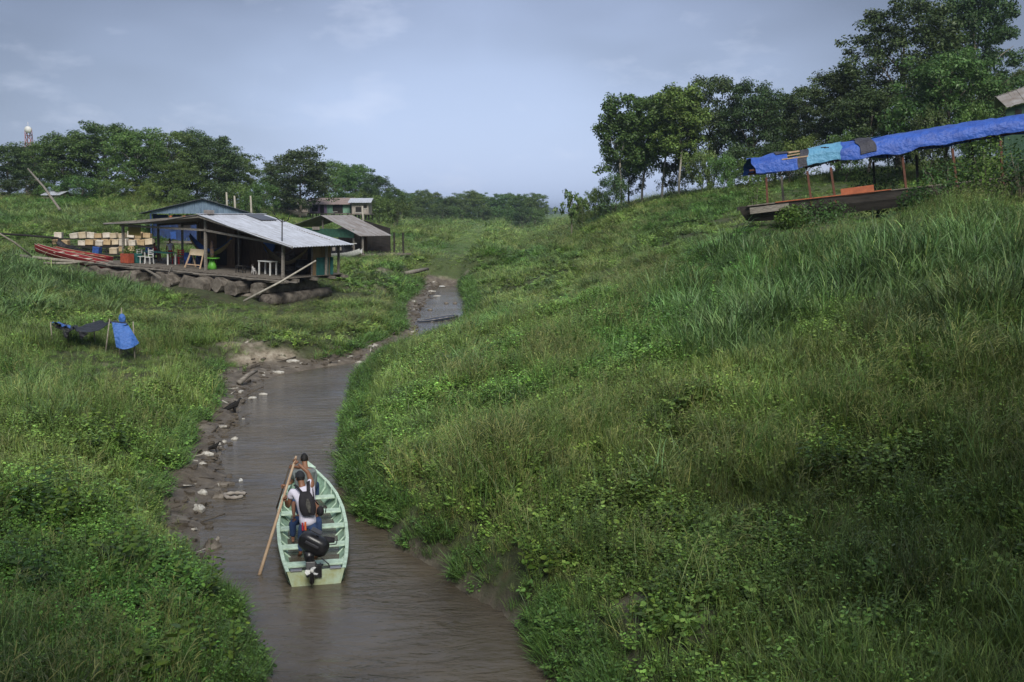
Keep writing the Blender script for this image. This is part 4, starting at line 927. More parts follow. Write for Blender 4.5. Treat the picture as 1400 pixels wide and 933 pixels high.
# backpack
tup = (neck - pel).normalized(); back = tup.cross(rtv).normalized(); back = back if back.dot(fwd) < 0 else -back
bp_ = MB(); bc = pel.lerp(neck, .52) + back * .19 + rtv * .035
rows = []
for i in range(13):
    f = i / 12; wz = .155 * (math.sin(math.pi * (.06 + .88 * f)) ** .32) * (1.12 - .28 * f); dz = .09 * math.sin(math.pi * (.05 + .9 * f)) ** .5
    rows.append([bc + tup * (-.24 + .46 * f) + rtv * (abs(math.cos(a)) ** .6 * math.copysign(1, math.cos(a)) * wz) + back * (abs(math.sin(a)) ** .6 * math.copysign(1, math.sin(a)) * dz) for a in [2 * math.pi * k / 20 for k in range(20)]])
bp_.grid(rows, True, 0, True); bp_.add(rows[-1], [tuple(range(20))]); bp_.add(rows[0], [tuple(range(20))[::-1]])
m_pack = principled('black_backpack_cloth', (.014, .013, .016), .8, noise=(.024, .022, .026), nscale=10, bump=.3)
bpo = bp_.build('backpack', m_pack); tag(bpo, 'black backpack on the back of the standing man', 'backpack')
em = MB(); rows = []
for i in range(9):
    f = i / 8; rows.append([bc + tup * (-.19 + .27 * f) + rtv * (.02 + math.cos(a) * .045 * math.sin(math.pi * (.1 + .8 * f))) + back * (.088 + .012 * math.sin(a)) for a in [math.pi * k / 8 for k in range(9)]])
em.grid(rows); em.build('front_pocket', principled('grey_mesh_pocket', (.10, .095, .08), .7, noise=(.02, .02, .02), nscale=22), bpo)
for s, sh in ((-1, shL), (1, shR)):
    st = MB(); a_ = bc + tup * .20 + rtv * s * .06 + back * .02; b2 = sh.lerp(neck, .35) + tup * .075 + back * .03; c2 = b2 - back * .12 - tup * .03
    pts = [a_, a_.lerp(b2, .5) + back * .05, b2, c2]
    w0 = rtv * .035 + tup * .012 * s
    st.grid([[p - w0, p + w0] for p in pts]); st.grid([[p + w0 - back * .012, p - w0 - back * .012] for p in pts]); st.build('shoulder_strap', m_pack, bpo)
st = MB(); st.tube([shR + tup * .06 - back * .02, shR.lerp(pel, .4) + back * .15 + rtv * .06, P(435, 690, YS + .1)], .012, 5); st.build('cross_strap', m_pack, bpo)
# seated man in the bow, grey shirt
YG = 21.35
pelg = P(418, 672, YG - .05); pelg.z = max(pelg.z, .47)
nkg = P(417.5, 638.5, YG + .0); hdg = P(416, 627.5, YG + .08)
print('grey', pelg, nkg, hdg)
pad_t = P(397, 635, YG + .1); pad_b = P(378.5, 694, 20.3); pad_b = atz(378.5, 694, 0.02)
pdv = (pad_b - pad_t).normalized()
J = dict(pelvis=pelg, neck=nkg, head=hdg, shL=P(404, 646, YG), shR=P(430, 645.5, YG), elL=P(399, 660, YG + .15), wrL=pad_t.lerp(pad_b, .47) + Vector((.05, 0, 0)), elR=P(428, 658, YG + .25), wrR=pad_t.lerp(pad_b, .06) + Vector((.07, .02, 0)),
         hipL=pelg - rtv * .10, hipR=pelg + rtv * .10)
J['elR'] = P(413, 640, YG + .38)
J['knL'] = pelg + fwd * .42 - rtv * .16 + Vector((0, 0, .06)); J['knR'] = pelg + fwd * .38 + rtv * .24 + Vector((0, 0, .05))
J['anL'] = J['knL'] + fwd * .05 + Vector((0, 0, -.42)); J['anR'] = J['knR'] + fwd * .02 + Vector((0, 0, -.40)); 
for s in 'LR': J['an' + s].z = max(.14, J['an' + s].z); J['to' + 'e' + s] = J['an' + s] + fwd * .15 + Vector((0, 0, -.03))
person(J, 'man in a grey shirt seated in the bow of the mint boat, paddling', dict(skin=m_skin, shirt=m_shirtg, trousers=m_jean), fwd + Vector((0, 0, -.15)), grips={'L': pdv, 'R': pdv}, sleeve=.6, bulk=1.45)
pa = MB(); pa.tube([pad_t, pad_b + pdv * .1], [.016, .017], 8); 
pad = pa.build('paddle', principled('dark_paddle_wood', (.06, .045, .035), .6, noise=(.09, .07, .05), nscale=8)); tag(pad, 'dark paddle dipped on the left of the mint boat by the seated man in grey', 'paddle')
bl = MB(); bl.tube([pad_b + pdv * .02, pad_b + pdv * .15, pad_b + pdv * .4, pad_b + pdv * .5], [.02, .08, .09, .03], 8, flat=.15); bl.build('blade', bpy.data.materials['dark_paddle_wood'], pad)
# third person, seated facing the stern, mostly hidden
YB = 19.55
pelb = P(417, 705, YB); pelb.z = .40; nkb = pelb + Vector((0, 0, .50)) + fwd * -.12; nkb.x += .0
J = dict(pelvis=pelb, neck=nkb, head=nkb + Vector((0, 0, .17)) - fwd * .08, shL=nkb + rtv * .19 - Vector((0, 0, .06)), shR=nkb - rtv * .17 - Vector((0, 0, .06)), hipL=pelb + rtv * .11, hipR=pelb - rtv * .11)
J['knL'] = P(435.5, 711, YB - .42); J['knR'] = P(400, 716, YB - .42)
J['anL'] = J['knL'] + Vector((0, .0, -.38)) + fwd * .05; J['anR'] = J['knR'] + Vector((0, 0, -.38)) + fwd * .05
for s in 'LR': J['an' + s].z = .10; J['toe' + s] = J['an' + s] - fwd * .15 - Vector((0, 0, .03))
J['elL'] = P(434, 691, YB - .12); J['wrL'] = P(433, 703, YB - .3); J['elR'] = P(401, 692, YB - .12); J['wrR'] = P(402, 708, YB - .32)
head_low = J['head']; hv = proj(*head_low)
print('third head px', hv)
# bowed so that the standing man hides the face
sh_ = P(413, 672, YB) - J['head']; 
J['neck'] += sh_ * .9; J['head'] += sh_; J['shL'] += sh_ * .8; J['shR'] += sh_ * .8
person(J, 'person in jeans seated facing the stern, almost hidden behind the standing man', dict(skin=m_skin, shirt=m_shirtb, trousers=m_jean), -fwd + Vector((0, 0, -.4)), sleeve=.5)
cb = MB(); q = P(438, 699, YB - .35); cb.ball(q, (.075, .07, .10), 12, 9); cbo = cb.build('shoulder_bag', m_pack); tag(cbo, 'small black bag at the right knee of the seated hidden person', 'bag')
MB().tube([q + Vector((.04, 0, .07)), q + Vector((.12, 0, .11)), q + Vector((.10, 0, -.03))], .012, 5).build('strap', m_pack, cbo)
bg_ = MB(); zt = shz(1.62 / LEN) - .07
bg_.tube([bw(.10, 1.66, zt + .04), bw(.22, 1.69, zt + .055), bw(.40, 1.66, zt + .04)], [.05, .075, .05], 10, flat=.7); bgo = bg_.build('black_bag', m_pack); tag(bgo, 'flat black bag lying on the second thwart from the stern, right side', 'bag')
MB().tube([bw(.1, 1.6, zt + .03), bw(.2, 1.5, zt + .0), bw(.42, 1.52, zt + .01), bw(.45, 1.68, zt + .05)], .01, 5).build('strap', m_pack, bgo)

# ================================================================== FLOATING HOUSE (nearest)
def tilted(origin, ang, tilt):
    return Matrix.Translation(origin) @ Matrix.Rotation(ang, 4, 'Z') @ Matrix.Rotation(tilt, 4, 'Y')
def corr_roof(mb, a, b, c, d, th=.03, pitch=.25, amp=.025, sag=0.0, nrow=6):
    """corrugated sheet: a->b is the ridge, d->c the eave; corrugations run ridge to eave"""
    a, b, c, d = map(Vector, (a, b, c, d)); n_ = int((b - a).length / pitch) * 4; nrm = (b - a).cross(d - a).normalized()
    if nrm.z < 0: nrm = -nrm
    top = []
    for i in range(nrow + 1):
        f = i / nrow; row = []
        for k in range(n_ + 1):
            s_ = k / n_; p = a.lerp(b, s_).lerp(d.lerp(c, s_), f)
            step = .03 * int(f * 3 + .01)
            row.append(p + nrm * (amp * math.sin(k * math.pi / 2) - step) - Vector((0, 0, sag * math.sin(math.pi * f))))
        top.append(row)
    mb.grid(top, True); mb.grid([[p - nrm * th for p in r_] for r_ in top][::-1], True)
    e = [top[0], [p - nrm * th for p in top[0]]]; mb.grid(e, False); e = [top[-1], [p - nrm * th for p in top[-1]]]; mb.grid(e, False)
    for col in (0, -1): mb.grid([[r_[col], r_[col] - nrm * th] for r_ in top], False)
def planks(mb, a, b, z0, z1, wd=.2, th=.025, seed=0, gap=.008, jit=.0, topf=None):
    a = Vector(a); b = Vector(b); Lg = (b - a).length; d = (b - a) / Lg; n_ = int(Lg / wd); r_ = random.Random(seed)
    for i in range(n_):
        p = a + d * (i + .5) * wd; zt = topf((i + .5) * wd) if topf else z1
        zt += r_.uniform(-jit, jit); o_ = r_.uniform(0, .012)
        nn = Vector((-d.y, d.x, 0)) * o_
        mb.bar(p + nn + Vector((0, 0, z0)), p + nn + Vector((0, 0, zt)), wd - gap, th, up=Vector((-d.y, d.x, 0)))
P0 = at(169, 359.6, 65.6); Pr = at(387, 380, 59.6)
ex = (Pr - P0); WL = Vector((ex.x, ex.y, 0)).length; angH = math.atan2(ex.y, ex.x); tiltH = math.atan2(-(ex.z), WL)
print('house', P0, Pr, WL, math.degrees(angH), math.degrees(tiltH))
HM = tilted(P0, angH, tiltH)
house = thing('floating_house', 'open fronted floating house with pale tin roof, stranded on big logs', 'house'); house.matrix_world = HM
def hinv(u, v, y): return HM.inverted() @ at(u, v, y)
def hpos(x, y, z): return HM @ Vector((x, y, z))
W = WL; DP = 5.6
dk = MB(); r_ = random.Random(3)
for k in range(int((W + 2.5) / .2)):
    x = -1.9 + k * .2; o1 = r_.uniform(-.25, .1) - .75; dk.box((x, (o1 + DP) / 2, -.03 + r_.uniform(-.012, .012)), (.185, DP - o1, .04))
dk.build('deck', m_deck, house)
for k, yy in enumerate([-.85, -.4, .6, 2.4, 4.2, 5.5]):
    MB().bar((-2.6 if k < 2 else -2.0, yy, -.16 - .04 * (k % 2)), (W + .7, yy + (.1 if k == 0 else 0), -.17), .16, .18).build('deck_beam', m_deck, house)
sk = MB()
for k in range(9): sk.bar((-2.2 + k * 1.9, -1.0 - .1 * (k % 3), -.07 - .05 * (k % 2)), (-.1 + k * 1.9, -.95 + .12 * (k % 2), -.10), .14, .05)
sk.build('front_edge_board', m_plank, house)
xa = 7.15; za = 3.50; zl = 2.62; zr = 2.03
apF = Vector((xa + .1, -.75, za)); apB = Vector((xa + .1, DP - .2, za)); 
erF = HM.inverted() @ at(403, 336, 58.6); erB = Vector((erF.x, DP - .2, erF.z)); elF = Vector((-1.0, -.75, zl)); elB = Vector((-1.0, DP - .2, zl)); erF.y = -.75
rf = MB(); corr_roof(rf, apF, apB, erB, erF, sag=.05); roofR = rf.build('roof', m_tin, house)
rf = MB(); corr_roof(rf, apB, apF, elF, elB, sag=.16); rf.build('roof', m_tingrey, house)
sp_ = MB(); ra = apB.lerp(erB, .05); 
nrmR = (apB - apF).cross(erF - apF).normalized(); nrmR = nrmR if nrmR.z > 0 else -nrmR
q = [apB.lerp(erB, .03).lerp(apF.lerp(erF, .03), .1), apB.lerp(erB, .03).lerp(apF.lerp(erF, .03), .36), apB.lerp(erB, .22).lerp(apF.lerp(erF, .22), .36), apB.lerp(erB, .22).lerp(apF.lerp(erF, .22), .1)]
sp_.add([p + nrmR * .03 for p in q] + [p + nrmR * .05 for p in q], [(0, 1, 2, 3), (7, 6, 5, 4), (0, 4, 5, 1), (1, 5, 6, 2), (2, 6, 7, 3), (3, 7, 4, 0)]); sp_.build('dark_panel', principled('dark_roof_sheet', (.06, .065, .08), .4), roofR)
rc = MB(); rc.box(((apF.x), (apF.y + apB.y) / 2, za + .03), (.32, (apB.y - apF.y), .03)); rc.build('ridge_cap', m_tin, roofR)
for nm_, a_, b_ in (('fascia_board', apF, erF), ('fascia_board', apF, elF)):
    MB().bar(a_ + Vector((0, .1, -.13)), b_ + Vector((0, .1, -.12)), .05, .14).build(nm_, m_plank, house)
def zroof(x): return za + (x - xa) * ((zl - za) / (xa + 1.0)) * -1 * -1 if False else (zl + (za - zl) * (x + 1.0) / (xa + 1.1) if x < xa else za + (erF.z - za) * (x - xa) / (erF.x - xa))
for (x, y) in [(0, 0), (xa, 0), (W, 0), (0, 3), (3.6, 3), (xa, 3), (W, 2.8), (W + .45, 3.6), (W + .2, DP - .4), (0, DP - .4)]:
    hh = zroof(x) - .2; 
    if x > W + 1: hh = erF.z - .15 + .3
    MB().bar((x, y, -.02), (x, y, hh), .14 if y == 0 else .12).build('post', m_plank, house)
MB().bar((-.15, -.09, zroof(0) - .28), (xa, -.09, 2.52), .09, .13).build('cross_beam', m_plank, house)
MB().bar((xa, -.09, 2.52), (W + .15, -.09, zroof(W) - .28), .09, .13).build('cross_beam', m_plank, house)
for yy in (3.0, DP - .4): MB().bar((0, yy, zroof(0) - .28), (xa, yy, za - .3), .09, .13).build('rafter', m_brown, house); MB().bar((xa, yy, za - .3), (W, yy, zroof(W) - .28), .09, .13).build('rafter', m_brown, house)
pw_ = MB(); planks(pw_, (3.6, 4.4, 0), (W + .2, 4.4, 0), 0, 0, .2, topf=lambda s_: zroof(3.6 + s_) - .06, seed=4)
for a_, b_ in [((3.6, 4.36, 1.1), (W, 4.36, 1.1)), ((xa, 4.36, 2.3), (W - .5, 4.36, 1.9))]: pw_.bar(a_, b_, .03, .08)
bwall = pw_.build('back_wall', m_brown, house)
pw_ = MB(); planks(pw_, (W + .2, 4.4, 0), (W + .2, 2.6, 0), 0, 0, .2, topf=lambda s_: zroof(W + .2) - .1, seed=5); pw_.build('side_wall', principled('yellow_brown_plank', (.25, .17, .085), .8, noise=(.14, .09, .05), nscale=4, stretch=(4, 4, .4)), house)
# room at the left: wall with door openings, yellowish board
pw_ = MB(); planks(pw_, (3.6, 3.0, 0), (xa - .2, 3.0, 0), 0, 0, .2, topf=lambda s_: zroof(3.6 + s_) - .08, seed=6, jit=0); pw_.build('room_wall', m_brown, house)
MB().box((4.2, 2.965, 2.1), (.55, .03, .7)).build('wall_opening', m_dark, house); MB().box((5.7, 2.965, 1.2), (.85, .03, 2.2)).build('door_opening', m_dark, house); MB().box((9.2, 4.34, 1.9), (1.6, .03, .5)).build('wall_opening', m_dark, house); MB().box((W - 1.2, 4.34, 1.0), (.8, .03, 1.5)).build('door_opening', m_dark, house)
MB().box((.9, .12, 2.2), (1.1, .03, .72)).build('yellow_cloth', principled('mustard_cloth', (.20, .16, .045), .9), house)
MB().box((W + .3, 4.3, .55), (.3, .06, 1.1)).build('teal_panel', m_teal, house); MB().box((W + .24, 3.5, .55), (.05, 1.2, 1.1)).build('teal_panel', m_teal, house)
# float logs below
r_ = random.Random(8)
for k in range(11):
    x = -1.4 + k * 1.36 + r_.uniform(-.25, .25); rad = r_.uniform(.42, .62); lg_ = MB(); pts = []; rs = []
    y0 = -1.55 + r_.uniform(-.5, .35); nseg = 9; ph = r_.uniform(0, 6)
    if k == 10: y0 = -1.2
    for i in range(nseg + 1):
        f = i / nseg; pts.append((x + .12 * math.sin(ph + f * 3), y0 + f * 5.4, -.26 - rad - .04 * math.sin(f * 5 + ph))); rs.append(rad * (1 + .10 * math.sin(f * 9 + ph) + .03 * r_.random()))
    lg_.tube(pts, rs, 14, smooth=False); o_ = lg_.build('float_log', m_log, house); gro = [r_.uniform(.78, 1.12) for _ in range(14)]
    for i, v in enumerate(o_.data.vertices):
        cxl = Vector(pts[min(i // 14, nseg)]); v.co = cxl + (v.co - cxl) * gro[i % 14]
        n_ = vnoise(np.array([v.co.x * 2.3 + v.co.z * 3]), np.array([v.co.y * 1.8 + v.co.z]))[0] - .5; v.co += Vector((n_, n_ * .6, n_)) * .24
for k in range(6):
    x = 3.2 + k * 1.9; lg_ = MB(); rad = r_.uniform(.3, .42); lg_.tube([(x, -1.0 - .3 * r_.random(), -1.32), (x + .1, 2, -1.4), (x, 5, -1.35)], [rad, rad * 1.06, rad], 12); o_ = lg_.build('float_log', m_log, house)
    for v in o_.data.vertices:
        n_ = vnoise(np.array([v.co.x * 2.3 + v.co.z * 3]), np.array([v.co.y * 1.8]))[0] - .5; v.co += Vector((n_, 0, n_)) * .2
rt_ = random.Random(77)
for k in range(10):
    x = 7.5 + rt_.uniform(0, 7.5); p0 = Vector((x, -1.3, -.8 - rt_.random() * .8)); MB().tube([p0, p0 + Vector((rt_.uniform(-.6, .6), -.25, -.35)), p0 + Vector((rt_.uniform(-.9, .9), -.2, -.8))], [.07, .05, .03], 5).build('root_snag', m_log, house)
def hbox(name, x, y, sz, mat, label, cat, z=0, rot=0, bev=.01, group=None):
    o = MB().box((0, 0, sz[2] / 2), sz, bev=bev).build(name, mat); o.matrix_world = HM @ Matrix.Translation((x, y, z)) @ Matrix.Rotation(rot, 4, 'Z'); return tag(o, label, cat, group)
def place(o, x, y, z=0, rot=0, M=None): o.matrix_world = (M or HM) @ Matrix.Translation((x, y, z)) @ Matrix.Rotation(rot, 4, 'Z'); return o
def leg_table(name, label, w_, d_, h_, mt, ml, lw=.07):
    t_ = thing(name, label, 'table'); MB().box((0, 0, h_ - .025), (w_, d_, .05), bev=.008).build('table_top', mt, t_)
    for sx in (-1, 1):
        for sy in (-1, 1): MB().box((sx * (w_ / 2 - lw), sy * (d_ / 2 - lw), (h_ - .05) / 2), (lw, lw, h_ - .052)).build('leg', ml, t_)
    return t_
def chair(name, label, mat, h_=.9, w_=.42, group=None):
    t_ = thing(name, label, 'chair', group=group); MB().box((0, 0, .44), (w_, w_, .04), bev=.01).build('seat', mat, t_)
    b_ = MB(); [b_.box((sx * (w_ / 2 - .03), w_ / 2 - .02, .46 + (h_ - .44) / 2), (.045, .035, h_ - .44)) for sx in (-1, 1)]; [b_.box((0, w_ / 2 - .02, z), (w_ - .09, .03, .07)) for z in (.62, .76, .88)]; b_.build('backrest', mat, t_)
    for sx in (-1, 1):
        for sy in (-1, 1): MB().bar((sx * (w_ / 2 - .03), sy * (w_ / 2 - .03), .42), (sx * (w_ / 2), sy * (w_ / 2), 0), .04).build('leg', mat, t_)
    return t_
def loc(u, v, y): q = hinv(u, v, y); return q.x, q.y
def on_deck(u, v):     # deck point seen at (u, v)
    o_ = HM.inverted() @ Vector((0, 0, H)); d_ = (HM.inverted().to_3x3()) @ ray(u, v); t_ = -o_.z / d_.z; q = o_ + d_ * t_; return q.x, q.y
def dplace(o, u, v, z=0, rot=0):
    x, y = on_deck(u, v); y = min(max(y, -.6), 4.0); return place(o, x, y, z, rot)
dplace(leg_table('white_table', 'small square white table at the right end of the house deck', 1.0, .7, .86, m_white, m_white), 366, 376)
tt = leg_table('long_table', 'long dark green table with white legs on the left of the deck', 2.2, .8, .8, m_teal, m_white); dplace(tt, 219, 361)
dplace(chair('white_chair', 'white chair left of the long green table, by the plant crates', m_white), 193, 360, rot=1.4); dplace(chair('white_chair', 'taller white chair in front of the person in red', m_white, 1.0), 204, 361, rot=.2)
# red chair and person behind
dplace(chair('red_chair', 'red plastic chair on the deck in front of the child in white', m_redpl, .95, .55), 244, 361, rot=.1)
def simple_person(base, h, label, mats, seated=False, face=(0, -1, 0), sitz=.45):
    base = Vector(base); s = h / 1.7; f = Vector(face).normalized(); rt = f.cross(Vector((0, 0, 1))).normalized(); U = Vector((0, 0, 1))
    if seated:
        pel = base + U * (sitz + .1); J = dict(pelvis=pel, neck=pel + U * .5 * s); J['head'] = J['neck'] + U * .18 * s + f * .02
        for k, sg in (('L', -1), ('R', 1)):
            J['hip' + k] = pel + rt * sg * .09; J['kn' + k] = pel + f * .4 * s + rt * sg * .13; J['an' + k] = J['kn' + k] - U * (sitz + .02) + U * .08; J['sh' + k] = J['neck'] - U * .06 + rt * sg * .17 * s; J['el' + k] = J['sh' + k] - U * .24 * s + f * .08 + rt * sg * .06; J['wr' + k] = J['el' + k] + f * .22 * s + U * .02 - rt * sg * .05
    else:
        pel = base + U * .90 * s; J = dict(pelvis=pel, neck=pel + U * .50 * s); J['head'] = J['neck'] + U * .18 * s + f * .02
        for k, sg in (('L', -1), ('R', 1)):
            J['hip' + k] = pel + rt * sg * .09 * s - U * .05; J['an' + k] = base + U * .08 + rt * sg * .11 * s; J['kn' + k] = J['hip' + k].lerp(J['an' + k], .5) + f * .03; J['sh' + k] = J['neck'] - U * .06 + rt * sg * .17 * s; J['el' + k] = J['sh' + k] - U * .28 * s + rt * sg * .06; J['wr' + k] = J['el' + k] - U * .2 * s + f * .10
    return person(J, label, mats, f, hs=.95, short=True, fingers=True, bulk=.8 * s + .05)
x, y = on_deck(241, 359); simple_person(hpos(x, min(y + .5, 2.6), 0), 1.62, 'child in white shirt and red shorts standing behind the red chair', dict(skin=m_skin, shirt=m_shirtw, trousers=m_redpl), face=(.2, -1, 0))
x, y = on_deck(201, 359); simple_person(hpos(x, min(y + .7, 2.6), 0), 1.55, 'person in red shirt seated at the long green table', dict(skin=m_skin, shirt=m_redpl, trousers=m_jean), seated=True, face=(.9, -.4, 0))
cr_ = thing('planter', 'orange red crate planted with greenery at the left deck edge', 'planter'); MB().box((0, 0, .32), (.72, .5, .62), bev=.015).build('crate', principled('orange_crate', (.34, .075, .035), .7, noise=(.22, .05, .03), nscale=5), cr_); dplace(cr_, 174, 360)
cr2 = thing('planter', 'teal crate with a leafy plant beside the orange red crate', 'planter'); MB().box((0, 0, .32), (.55, .45, .62), bev=.015).build('crate', m_teal, cr2); dplace(cr2, 187, 359.5)
def leafball(parent, z, rad, n, ls, seed, mat=None, sx=1):
    g = np.random.default_rng(seed); d_ = g.normal(0, 1, (n, 3)); d_ /= np.linalg.norm(d_, axis=1)[:, None]; p = d_ * (rad * g.random(n) ** .4)[:, None] * np.array([sx, sx, 1]) + np.array([0, 0, z])
    nr = d_ * .5 + np.array([0, 0, .6]) + g.normal(0, .5, (n, 3)); t1 = np.cross(nr, g.normal(0, 1, (n, 3))); t1 /= np.linalg.norm(t1, axis=1)[:, None]; t2 = np.cross(nr, t1); t2 /= np.linalg.norm(t2, axis=1)[:, None]
    s = ls * g.uniform(.6, 1.3, n)[:, None]; q = np.stack([p - t1 * s * .6, p - t2 * s * .3, p + t1 * s * .6, p + t2 * s * .3], 1).reshape(-1, 3); me = fast_mesh('leaves', q, np.arange(len(q)).reshape(-1, 4))
    a = me.attributes.new('var', 'FLOAT_COLOR', 'POINT'); cv = g.uniform(.6, 1.4, n); a.data.foreach_set('color', np.repeat(np.stack([cv, cv, cv * .9, np.ones(n)], 1), 4, 0).astype(np.float32).ravel())
    me.materials.append(mat or m_crownl); o = bpy.data.objects.new('leaves', me); COL.objects.link(o); o.parent = parent; return o
leafball(cr_, .85, .35, 160, .12, 1); leafball(cr2, .85, .3, 160, .12, 2)
# lime stool-table with bottle
x, y = on_deck(290, 368); lt = thing('lime_table', 'lime green plastic pedestal table with a bottle on it', 'table'); lm = MB(); lm.tube([(0, 0, 0), (0, 0, .25), (0, 0, .68)], [.33, .25, .14], 14); lm.build('pedestal', m_lime, lt); MB().tube([(0, 0, .68), (0, 0, .73)], .48, 18, smooth=False).build('table_top', m_lime, lt); place(lt, x, max(y, -.4), 0)
bt = MB(); bt.tube([(0, 0, 0), (0, 0, .3), (0, 0, .75), (0, 0, .85), (0, 0, .95), (0, 0, 1.05)], [.12, .14, .12, .07, .10, .05], 10); bto = bt.build('figurine', principled('ochre_bottle', (.3, .17, .07), .6, noise=(.06, .07, .12), nscale=7)); tag(bto, 'tall brown and dark ornament standing on the lime green table', 'ornament'); place(bto, x, max(y, -.4), .735)
# slanted frame bench
fb = thing('wooden_frame', 'slanted wooden easel-like frame leaning on the deck left of the lime table', 'frame')
for sx in (-.65, .65): MB().bar((sx, 0, 0), (sx * .8, .5, 1.15), .07).build('leg', m_pole, fb); MB().bar((sx * .8, .5, 1.15), (sx * .85, .85, 0), .07).build('leg', m_pole, fb)
MB().box((0, .42, 1.0), (1.2, .05, .42), (math.radians(-22), 0, 0)).build('panel', m_crate, fb); MB().bar((-.65, .08, .22), (.65, .08, .22), .06).build('rail', m_pole, fb); dplace(fb, 263, 367)
hm = MB(); rows = []
for i in range(15):
    f = i / 14; c_ = Vector((0, 0, 0)).lerp(Vector((3.2, .4, -.1)), f) + Vector((0, 0, -1.15 * math.sin(math.pi * f) ** .9)); wv_ = .06 + .38 * math.sin(math.pi * f)
    rows.append([c_ + Vector((0, a * wv_, .18 * wv_ * a * a * 2)) for a in (-1, -.5, 0, .5, 1)])
hm.grid(rows); hm.grid([[p - Vector((0, 0, .02)) for p in q_] for q_ in rows][::-1]); ho = hm.build('hammock', m_ham); tag(ho, 'tan and blue hammock slung between posts behind the slanted frame', 'hammock'); place(ho, 4.4, 1.4, 2.0)
hm = MB(); hm.grid([[p + Vector((0, .05, .12)) for p in q_] for q_ in rows]); ho2 = hm.build('blanket', m_bluebag, ho)
h2 = ho.copy(); COL.objects.link(h2); h2['label'] = 'dark hammock hanging at the right side of the open room'; place(h2, 9.7, 2.4, 1.75)
for k, (x, y, rad, hh, mt, lb) in enumerate([(4.9, 1.9, .3, .9, m_bluedark, 'dark blue drum behind the long green table'), (3.4, 2.3, .26, .8, m_bluebag, 'blue drum at the left of the room doorway'), (W - .9, 2.9, .38, .9, m_black, 'black round barrel by the right doorway')]):
    d_ = MB(); d_.tube([(0, 0, 0), (0, 0, hh * .33), (0, 0, hh * .34), (0, 0, hh * .66), (0, 0, hh * .67), (0, 0, hh)], [rad, rad, rad * 1.05, rad * 1.05, rad, rad], 16); o_ = d_.build('drum', mt); tag(o_, lb, 'drum'); place(o_, x, y)
cl = MB(); cl.ball((0, 0, 0), (.5, .15, .6), 12, 9); o_ = cl.build('hanging_clothes', m_bluebag); tag(o_, 'blue clothes hanging on the back wall right of the lime table', 'clothes'); place(o_, 8.9, 3.9, 1.65)
# pile of nets / firewood, small stool, dog
nt_ = MB(); r_ = random.Random(4)
for k in range(40): nt_.bar((r_.uniform(-.9, .9), r_.uniform(-.3, .3), r_.uniform(.05, 1.3)), (r_.uniform(-.9, .9), r_.uniform(-.3, .3), r_.uniform(.05, 1.4)), .07)
o_ = nt_.build('wood_pile', m_log); tag(o_, 'tangled pile of sticks against the back wall of the house', 'wood pile'); place(o_, 10.2, 3.8)
st_ = thing('stool', 'small low dark stool left of the white table', 'stool'); MB().box((0, 0, .42), (.6, .3, .04)).build('seat', m_dark, st_); [MB().bar((sx * .26, sy * .1, .4), (sx * .28, sy * .12, 0), .04).build('leg', m_dark, st_) for sx in (-1, 1) for sy in (-1, 1)]; dplace(st_, 329, 373)
V_, F_ = skin_graph({'a': (Vector((0, 0, .33)), .085), 'b': (Vector((.3, 0, .35)), .10), 'n': (Vector((.4, 0, .45)), .055), 'h': (Vector((.47, 0, .52)), .06), 'm': (Vector((.56, 0, .49)), .03), 't': (Vector((-.18, 0, .42)), .018),
    'l1': (Vector((.28, .07, .16)), .03), 'l1b': (Vector((.29, .07, .01)), .022), 'l2': (Vector((.28, -.07, .16)), .03), 'l2b': (Vector((.29, -.07, .01)), .022), 'l3': (Vector((-.06, .07, .18)), .032), 'l3b': (Vector((-.02, .07, .01)), .022), 'l4': (Vector((-.06, -.07, .18)), .032), 'l4b': (Vector((-.02, -.07, .01)), .022)},
    [('a', 'b'), ('b', 'n'), ('n', 'h'), ('h', 'm'), ('a', 't'), ('b', 'l1'), ('l1', 'l1b'), ('b', 'l2'), ('l2', 'l2b'), ('a', 'l3'), ('l3', 'l3b'), ('a', 'l4'), ('l4', 'l4b')], 'a')
dg_ = MB().add(V_, F_, True)
for s_ in (-1, 1): dg_.add([(.45, s_ * .03, .56), (.43, s_ * .06, .55), (.45, s_ * .055, .63)], [(0, 1, 2), (2, 1, 0)])
dg_o = dg_.build('dog', principled('dog_coat', (.03, .027, .025), .8, noise=(.6, .58, .55), nscale=5)); tag(dg_o, 'small black and white dog on the deck left of the white table', 'dog'); dplace(dg_o, 348, 376, rot=2.6)
# leaning pole + antenna
a_ = at(333, 412, 57.6); b_ = at(432, 356.5, 58.6); lp = MB(); lp.tube([a_, a_.lerp(b_, .5) - Vector((0, 0, .08)), b_], [.065, .06, .045], 8); tag(lp.build('leaning_pole', m_barkpale), 'long pale pole leaning from the grass onto the right corner of the deck', 'pole')
an = thing('antenna', 'dark metal antenna mast standing on the right front post of the house', 'antenna'); an.matrix_world = HM @ Matrix.Translation((W, -.1, zroof(W) - .1))
A_ = MB(); A_.tube([(0, 0, 0), (0, 0, 1.35)], .035, 6); A_.build('mast', m_dark, an); A_ = MB(); A_.tube([(-.55, 0, 1.45), (0, 0, 1.15), (.4, 0, 1.25), (.68, 0, 1.75)], .03, 5); A_.tube([(-.5, 0, 1.5), (-.7, 0, 1.72)], .03, 5); A_.tube([(.68, 0, 1.75), (.5, 0, 1.82)], .03, 5); A_.build('arm', m_dark, an)
ch_ = MB(); ch_.box((0, .3, 0), (.5, .4, .25)); o_ = ch_.build('roof_bundle', m_tingrey); tag(o_, 'small pale bundle lying on the peak of the tin roof', 'bundle'); place(o_, xa + .2, -.2, za + .14)
